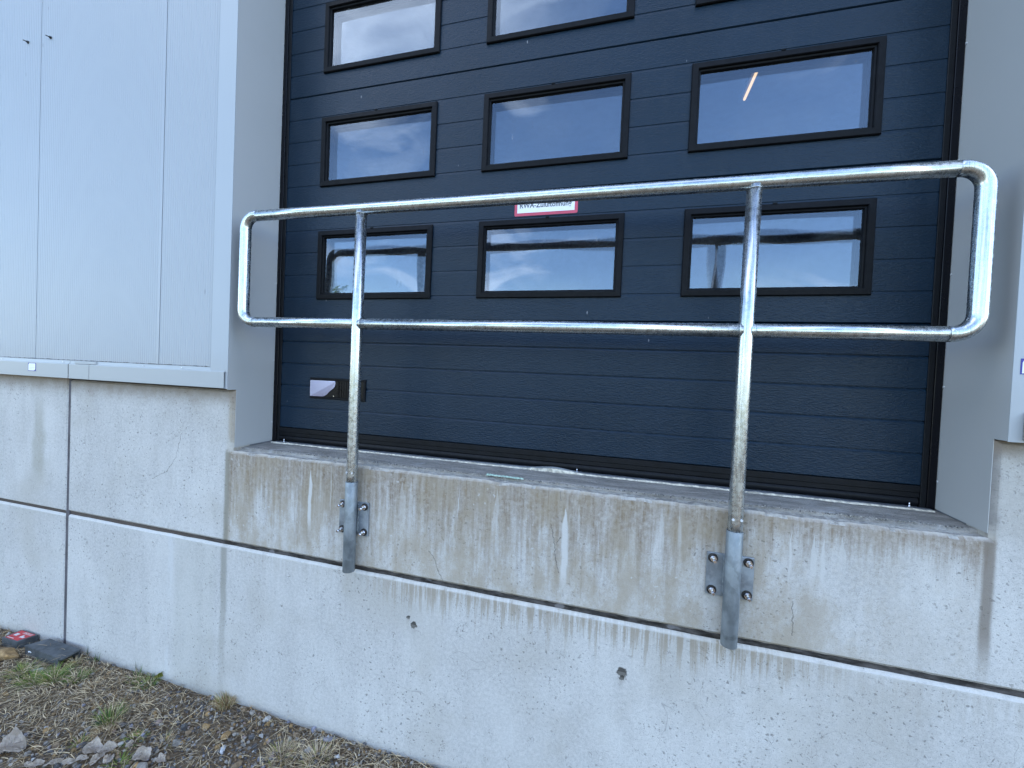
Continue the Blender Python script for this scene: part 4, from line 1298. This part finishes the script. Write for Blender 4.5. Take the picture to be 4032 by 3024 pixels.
# long single stalks
P = sample(170, d_straw); n = len(P); z = np.array([gz(x, y) for x, y in P])+0.018
V, F, K = blades(np.concatenate([P, z[:, None]], 1), rng.normal(0.5, 0.5, n), rng.uniform(0.08, 0.22, n), rng.uniform(0.0018, 0.0032, n), rng.normal(0.01, 0.006, n), rng.normal(0.0, 0.008, n))
sets.append((V, F, K, rng.choice(3, n, p=[0.7, 0.2, 0.1])))
blade_obj('dry_grass_litter', sets, STRAW, kind='stuff', label='matted dry grass stalks along the wall foot')

def tuft(x, y, r, h, n, mats, probs, name, label, cat, lean=0.6, wid=(0.0018, 0.0038), zlift=0.0):
    a = rng.uniform(0, 2*np.pi, n); rr = r*np.sqrt(rng.random(n))*0.45
    b = np.stack([np.cos(a)*rr, np.minimum(np.sin(a)*rr, -0.003 - y if y > -0.02 else 9), np.zeros(n)], 1)
    hh = h*rng.uniform(0.35, 1.0, n)
    K = 5; t = np.linspace(0, 1, K+1)
    ln = np.abs(rng.normal(lean, 0.3, n))
    V = np.zeros((n, K+1, 2, 3)); wd = rng.uniform(*wid, n); tw = rng.uniform(0, 2*np.pi, n)
    for i, tt in enumerate(t):
        out = hh*ln*(tt**1.7)
        c_ = b + np.stack([np.cos(a)*out, np.sin(a)*out, hh*(tt - 0.35*ln*tt**2)], 1)
        w = wd*(1-0.95*tt**1.5)*0.5
        d = np.stack([np.cos(tw)*w, np.sin(tw)*w, np.zeros(n)], 1)
        V[:, i, 0] = c_-d; V[:, i, 1] = c_+d
    V[..., 1] = np.minimum(V[..., 1], -0.002 - y)
    idx = np.arange(n*(K+1)*2).reshape(n, K+1, 2)
    F = np.stack([idx[:, :-1, 0], idx[:, 1:, 0], idx[:, 1:, 1], idx[:, :-1, 1]], -1).reshape(-1, 4)
    me = fast_mesh(name, V.reshape(-1, 3), F)
    for mm in mats: me.materials.append(mm)
    me.polygons.foreach_set('material_index', np.repeat(rng.choice(len(mats), n, p=probs), K).astype(np.int32)); me.update()
    return link(name, me, mats, loc=(x, y, gz(x, y)-0.003+zlift), label=label, cat=cat, smooth=True)
GS = [GREEN[0], GREEN[1], GREEN[2], STRAW[0], STRAW[1], STRAW[2]]
tuft(-0.385, -0.265, 0.085, 0.085, 260, GS, [.3, .2, .2, .15, .1, .05], 'grass_tuft', 'green and straw grass tuft, middle of the matted dry grass', 'grass tuft')
tuft(-0.335, -0.310, 0.085, 0.042, 170, [STRAW[0], STRAW[2]], [.5, .5], 'dry_grass_tuft', 'short bleached tuft of stubble just below the green-tipped tuft', 'grass tuft', 0.8)
tuft(-1.04, -0.215, 0.09, 0.072, 260, GS, [.45, .35, .05, .1, .05, 0], 'grass_tuft', 'bright green grass tuft below the plastic block, the left one', 'grass tuft', 1.0)
tuft(-0.965, -0.175, 0.10, 0.080, 320, GS, [.45, .3, .05, .15, .05, 0], 'grass_tuft', 'bright green grass clump just right below the plastic block', 'grass tuft', 0.9)
tuft(-0.86, -0.135, 0.09, 0.060, 180, GS, [.35, .3, .05, .2, .1, 0], 'grass_tuft', 'sparse green grass between the plastic block and the dry mat', 'grass tuft', 1.0)
tuft(-1.17, -0.195, 0.11, 0.060, 300, GS, [.35, .3, .05, .2, .1, 0], 'grass_tuft', 'green grass growing in front of the left half of the plastic block', 'grass tuft', 1.0)
tuft(-0.560, -0.050, 0.06, 0.060, 70, GS, [.4, .25, .15, .1, .1, 0], 'grass_tuft', 'thin green blades at the wall left of the dandelion leaf', 'grass tuft', 0.7)
tuft(-0.470, -0.050, 0.085, 0.055, 220, GS, [.4, .35, .05, .1, .1, 0], 'grass_tuft', 'yellow-green grass patch at the wall under the dandelion leaf', 'grass tuft', 0.9)
tuft(0.030, -0.022, 0.085, 0.075, 420, [STRAW[0], STRAW[2], GREEN[1]], [.45, .4, .15], 'dry_grass_tuft', 'dense dry orange-brown tuft standing against the wall below the stain', 'grass tuft', 0.7)
tuft(-0.03, -0.262, 0.06, 0.045, 80, [STRAW[0], STRAW[1], GREEN[1]], [.6, .25, .15], 'dry_grass_tuft', 'pale dry tuft left of the speckled grey stone', 'grass tuft', 1.0)
tuft(-0.37, -0.385, 0.06, 0.040, 70, [STRAW[0], GREEN[1], GREEN[0]], [.4, .4, .2], 'grass_tuft', 'small yellow-green tuft just above the bleached leaves', 'grass tuft', 0.9)
tuft(0.50, -0.150, 0.13, 0.060, 260, [STRAW[0], STRAW[1], GREEN[1]], [.5, .3, .2], 'dry_grass_tuft', 'wide fringe of dry grass at the bottom edge, left part', 'grass tuft', 0.8)
tuft(0.66, -0.120, 0.13, 0.060, 260, [STRAW[0], STRAW[1], GREEN[1]], [.5, .3, .2], 'dry_grass_tuft', 'wide fringe of dry grass at the bottom edge, nearest the wall', 'grass tuft', 0.8)
tuft(-0.725, -0.14, 0.06, 0.045, 90, [STRAW[0], STRAW[2]], [.6, .4], 'dry_grass_tuft', 'bleached dry tuft in the middle of the mat left of the green tips', 'grass tuft', 1.0)
tuft(-0.93, -0.008, 0.03, 0.075, 9, [GREEN[2], GREEN[0]], [.6, .4], 'grass_tuft', 'few dark blades standing up against the wall right of the block', 'grass tuft', 0.2, (0.003, 0.005))
tuft(-0.61, -0.006, 0.05, 0.075, 10, [GREEN[2], GREEN[0]], [.7, .3], 'grass_tuft', 'two or three dark upright blades against the wall by the dandelion leaf', 'grass tuft', 0.12, (0.003, 0.005))
tuft(-1.02, -0.008, 0.03, 0.11, 7, [GREEN[2], STRAW[1]], [.6, .4], 'grass_tuft', 'tall bent blade rising at the right end of the plastic block', 'grass tuft', 0.7, (0.003, 0.005))
tuft(-0.17, -0.30, 0.07, 0.03, 90, [GREEN[1], GREEN[0]], [.6, .4], 'weed_patch', 'low yellow-green weeds beside the upright pale leaf', 'weed', 1.4, (0.003, 0.006))
tuft(-0.10, -0.40, 0.08, 0.03, 110, [GREEN[1], GREEN[0]], [.6, .4], 'weed_patch', 'low yellow-green weeds between the bleached leaves', 'weed', 1.4, (0.003, 0.006))
# straw collar round the block
tuft(-1.01, -0.06, 0.06, 0.05, 120, [STRAW[0], STRAW[1], STRAW[2]], [.5, .3, .2], 'dry_grass_tuft', 'dry straw heap at the dark open end of the plastic block', 'grass tuft', 0.9)

# leaves -----------------------------------------------------------
def leaf(x, y, w, seed, label, rot, lobes=5, aspect=0.7, curl=0.25, lift=0.02, mat=None, name='dead_leaf', pitch=0.0):
    r = random.Random(seed)
    NR, NA = 6, 30
    bm = bmesh.new(); c0 = bm.verts.new((0, 0, 0)); prev = None; rings = []
    ph = r.uniform(0, 6)
    for i in range(1, NR+1):
        ring = []
        for k in range(NA):
            a = 2*math.pi*k/NA
            R_ = 0.5*w*(1 + (0.34*(1-abs(math.sin((a*lobes+ph)/2))**0.7)-0.12)*(i/NR) + 0.14*mnoise.noise(Vector((math.cos(a)*2+seed, math.sin(a)*2, 0)))*(i/NR))
            rr = R_*i/NR
            px_, py_ = rr*math.cos(a), rr*math.sin(a)*aspect
            zc = curl*(py_**2)/(w*0.35) + 0.30*w*mnoise.noise(Vector((px_/w*3.2+seed, py_/w*3.2, 1))) + 0.10*w*mnoise.noise(Vector((px_/w*9+seed, py_/w*9, 4))) - 0.25*w*abs(px_/w)**3 + 0.55*abs(py_)
            ring.append(bm.verts.new((px_, py_, zc)))
        rings.append(ring)
    for k in range(NA): bm.faces.new((c0, rings[0][k], rings[0][(k+1) % NA]))
    for A, B in zip(rings[:-1], rings[1:]):
        for k in range(NA): bm.faces.new((A[k], B[k], B[(k+1) % NA], A[(k+1) % NA]))
    geom = bmesh.ops.solidify(bm, geom=bm.faces[:], thickness=0.0008)
    bmesh.ops.rotate(bm, verts=bm.verts, cent=(0, 0, 0), matrix=Matrix.Rotation(pitch, 3, 'X'))
    bmesh.ops.rotate(bm, verts=bm.verts, cent=(0, 0, 0), matrix=Matrix.Rotation(rot, 3, 'Z'))
    me = bpy.data.meshes.new(name); bm.to_mesh(me); bm.free()
    link(name, me, mat or M['leaf'], loc=(x, y, gz(x, y)+lift), label=label, cat='leaf')
LV = [(-0.609, -0.492, 0.100, 0.3, .9, 'large crumpled bleached leaf at the left picture edge'),
      (-0.262, -0.400, 0.074, 0.5, .75, 'curled grey-white leaf, left of the joined pair at the bottom'),
      (-0.196, -0.384, 0.062, 0.9, .7, 'pale three-cornered leaf lying on the curled grey-white one'),
      (-0.190, -0.424, 0.055, 1.6, .5, 'folded leaf tip hanging below the pale leaf pair'),
      (-0.255, -0.462, 0.090, 0.7, .28, 'long narrow rolled white leaf at the bottom edge'),
      (-0.332, -0.490, 0.062, 0.7, .3, 'short rolled white leaf left of the long narrow one'),
      (-0.143, -0.414, 0.048, 2.2, .7, 'small torn leaf right below the pale leaf pair'),
      (-0.033, -0.357, 0.074, 0.25, .72, 'broad oval pinkish white leaf on the gravel'),
      (0.061, -0.345, 0.050, 0.0, .6, 'smaller pinkish leaf right of the broad oval one'),
      (-0.142, -0.334, 0.030, 1.3, .5, 'tiny curled pale leaf standing on edge in the weeds'),
      (-0.423, -0.528, 0.032, 0.3, .6, 'tiny white leaf scrap at the bottom left'),
      (-0.389, -0.517, 0.050, 0.6, .6, 'greyish leaf fragment beside the tiny white scrap')]
for k, (x, y, w, rot, asp, lb) in enumerate(LV):
    leaf(x, y, w, 200+k, lb, rot, lobes=3+k % 3, aspect=asp, curl=0.30, lift=0.022, pitch=0.35)
leaf(-0.440, -0.012, 0.046, 300, 'single upright green dandelion leaf against the wall', 1.35, 3, 0.5, 0.2, 0.035, GREEN[1], 'dandelion_leaf', 1.2)

# ------------------------------------------------------------------ far trees (seen only as reflections in the door)
def tree(x, y, h, seed, label):
    r = random.Random(seed)
    t = empty('broadleaf_tree', (x, y, -1.32), label, 'tree', 'trees across the yard')
    bm = bmesh.new()
    tube(bm, [(x, y, -1.32), (x+.1, y, h*0.25-1.3), (x-.05, y+.1, h*0.5-1.3), (x, y, h*0.8-1.3)], [h*.03, h*.022, h*.014, h*.005], 8)
    for k in range(6):
        a = r.uniform(0, 6.28); z = h*r.uniform(0.25, 0.6)-1.3; l = h*r.uniform(.15, .25)
        tube(bm, [(x, y, z), (x+math.cos(a)*l*.5, y+math.sin(a)*l*.5, z+l*.4), (x+math.cos(a)*l, y+math.sin(a)*l, z+l*.9)], [h*.01, h*.006, h*.002], 6)
    bmobj('trunk', bm, STONES[4], t)
    n = 2600; g_ = np.random.default_rng(seed)
    nb = 16; cen = np.stack([g_.normal(0, h*.15, nb), g_.normal(0, h*.15, nb), g_.uniform(h*.35, h*.95, nb)], 1)
    pick = g_.integers(0, nb, n); d = g_.normal(0, 1, (n, 3)); d /= np.linalg.norm(d, axis=1)[:, None]
    P = cen[pick] + d*(g_.random(n)**.4*h*.11)[:, None] + np.array([0, 0, -1.32+1.32])
    s = g_.uniform(0.06, 0.16, n)*h/7; a1 = g_.normal(0, 1, (n, 3)); a1 /= np.linalg.norm(a1, axis=1)[:, None]; a2 = np.cross(a1, g_.normal(0, 1, (n, 3))); a2 /= np.linalg.norm(a2, axis=1)[:, None]
    V = np.stack([P+a1*s[:, None], P+a2*s[:, None]*.6, P-a1*s[:, None], P-a2*s[:, None]*.6], 1).reshape(-1, 3)
    F = np.arange(n*4).reshape(n, 4)
    link('crown', fast_mesh('crown', V, F), GREEN[0], t)
tree(-16, -17, 6.5, 1, 'leafy tree far across the yard, mirrored in the left door window')
tree(-21, -19, 7.5, 2, 'taller leafy tree across the yard, left of the other one')

bpy.context.view_layer.update()
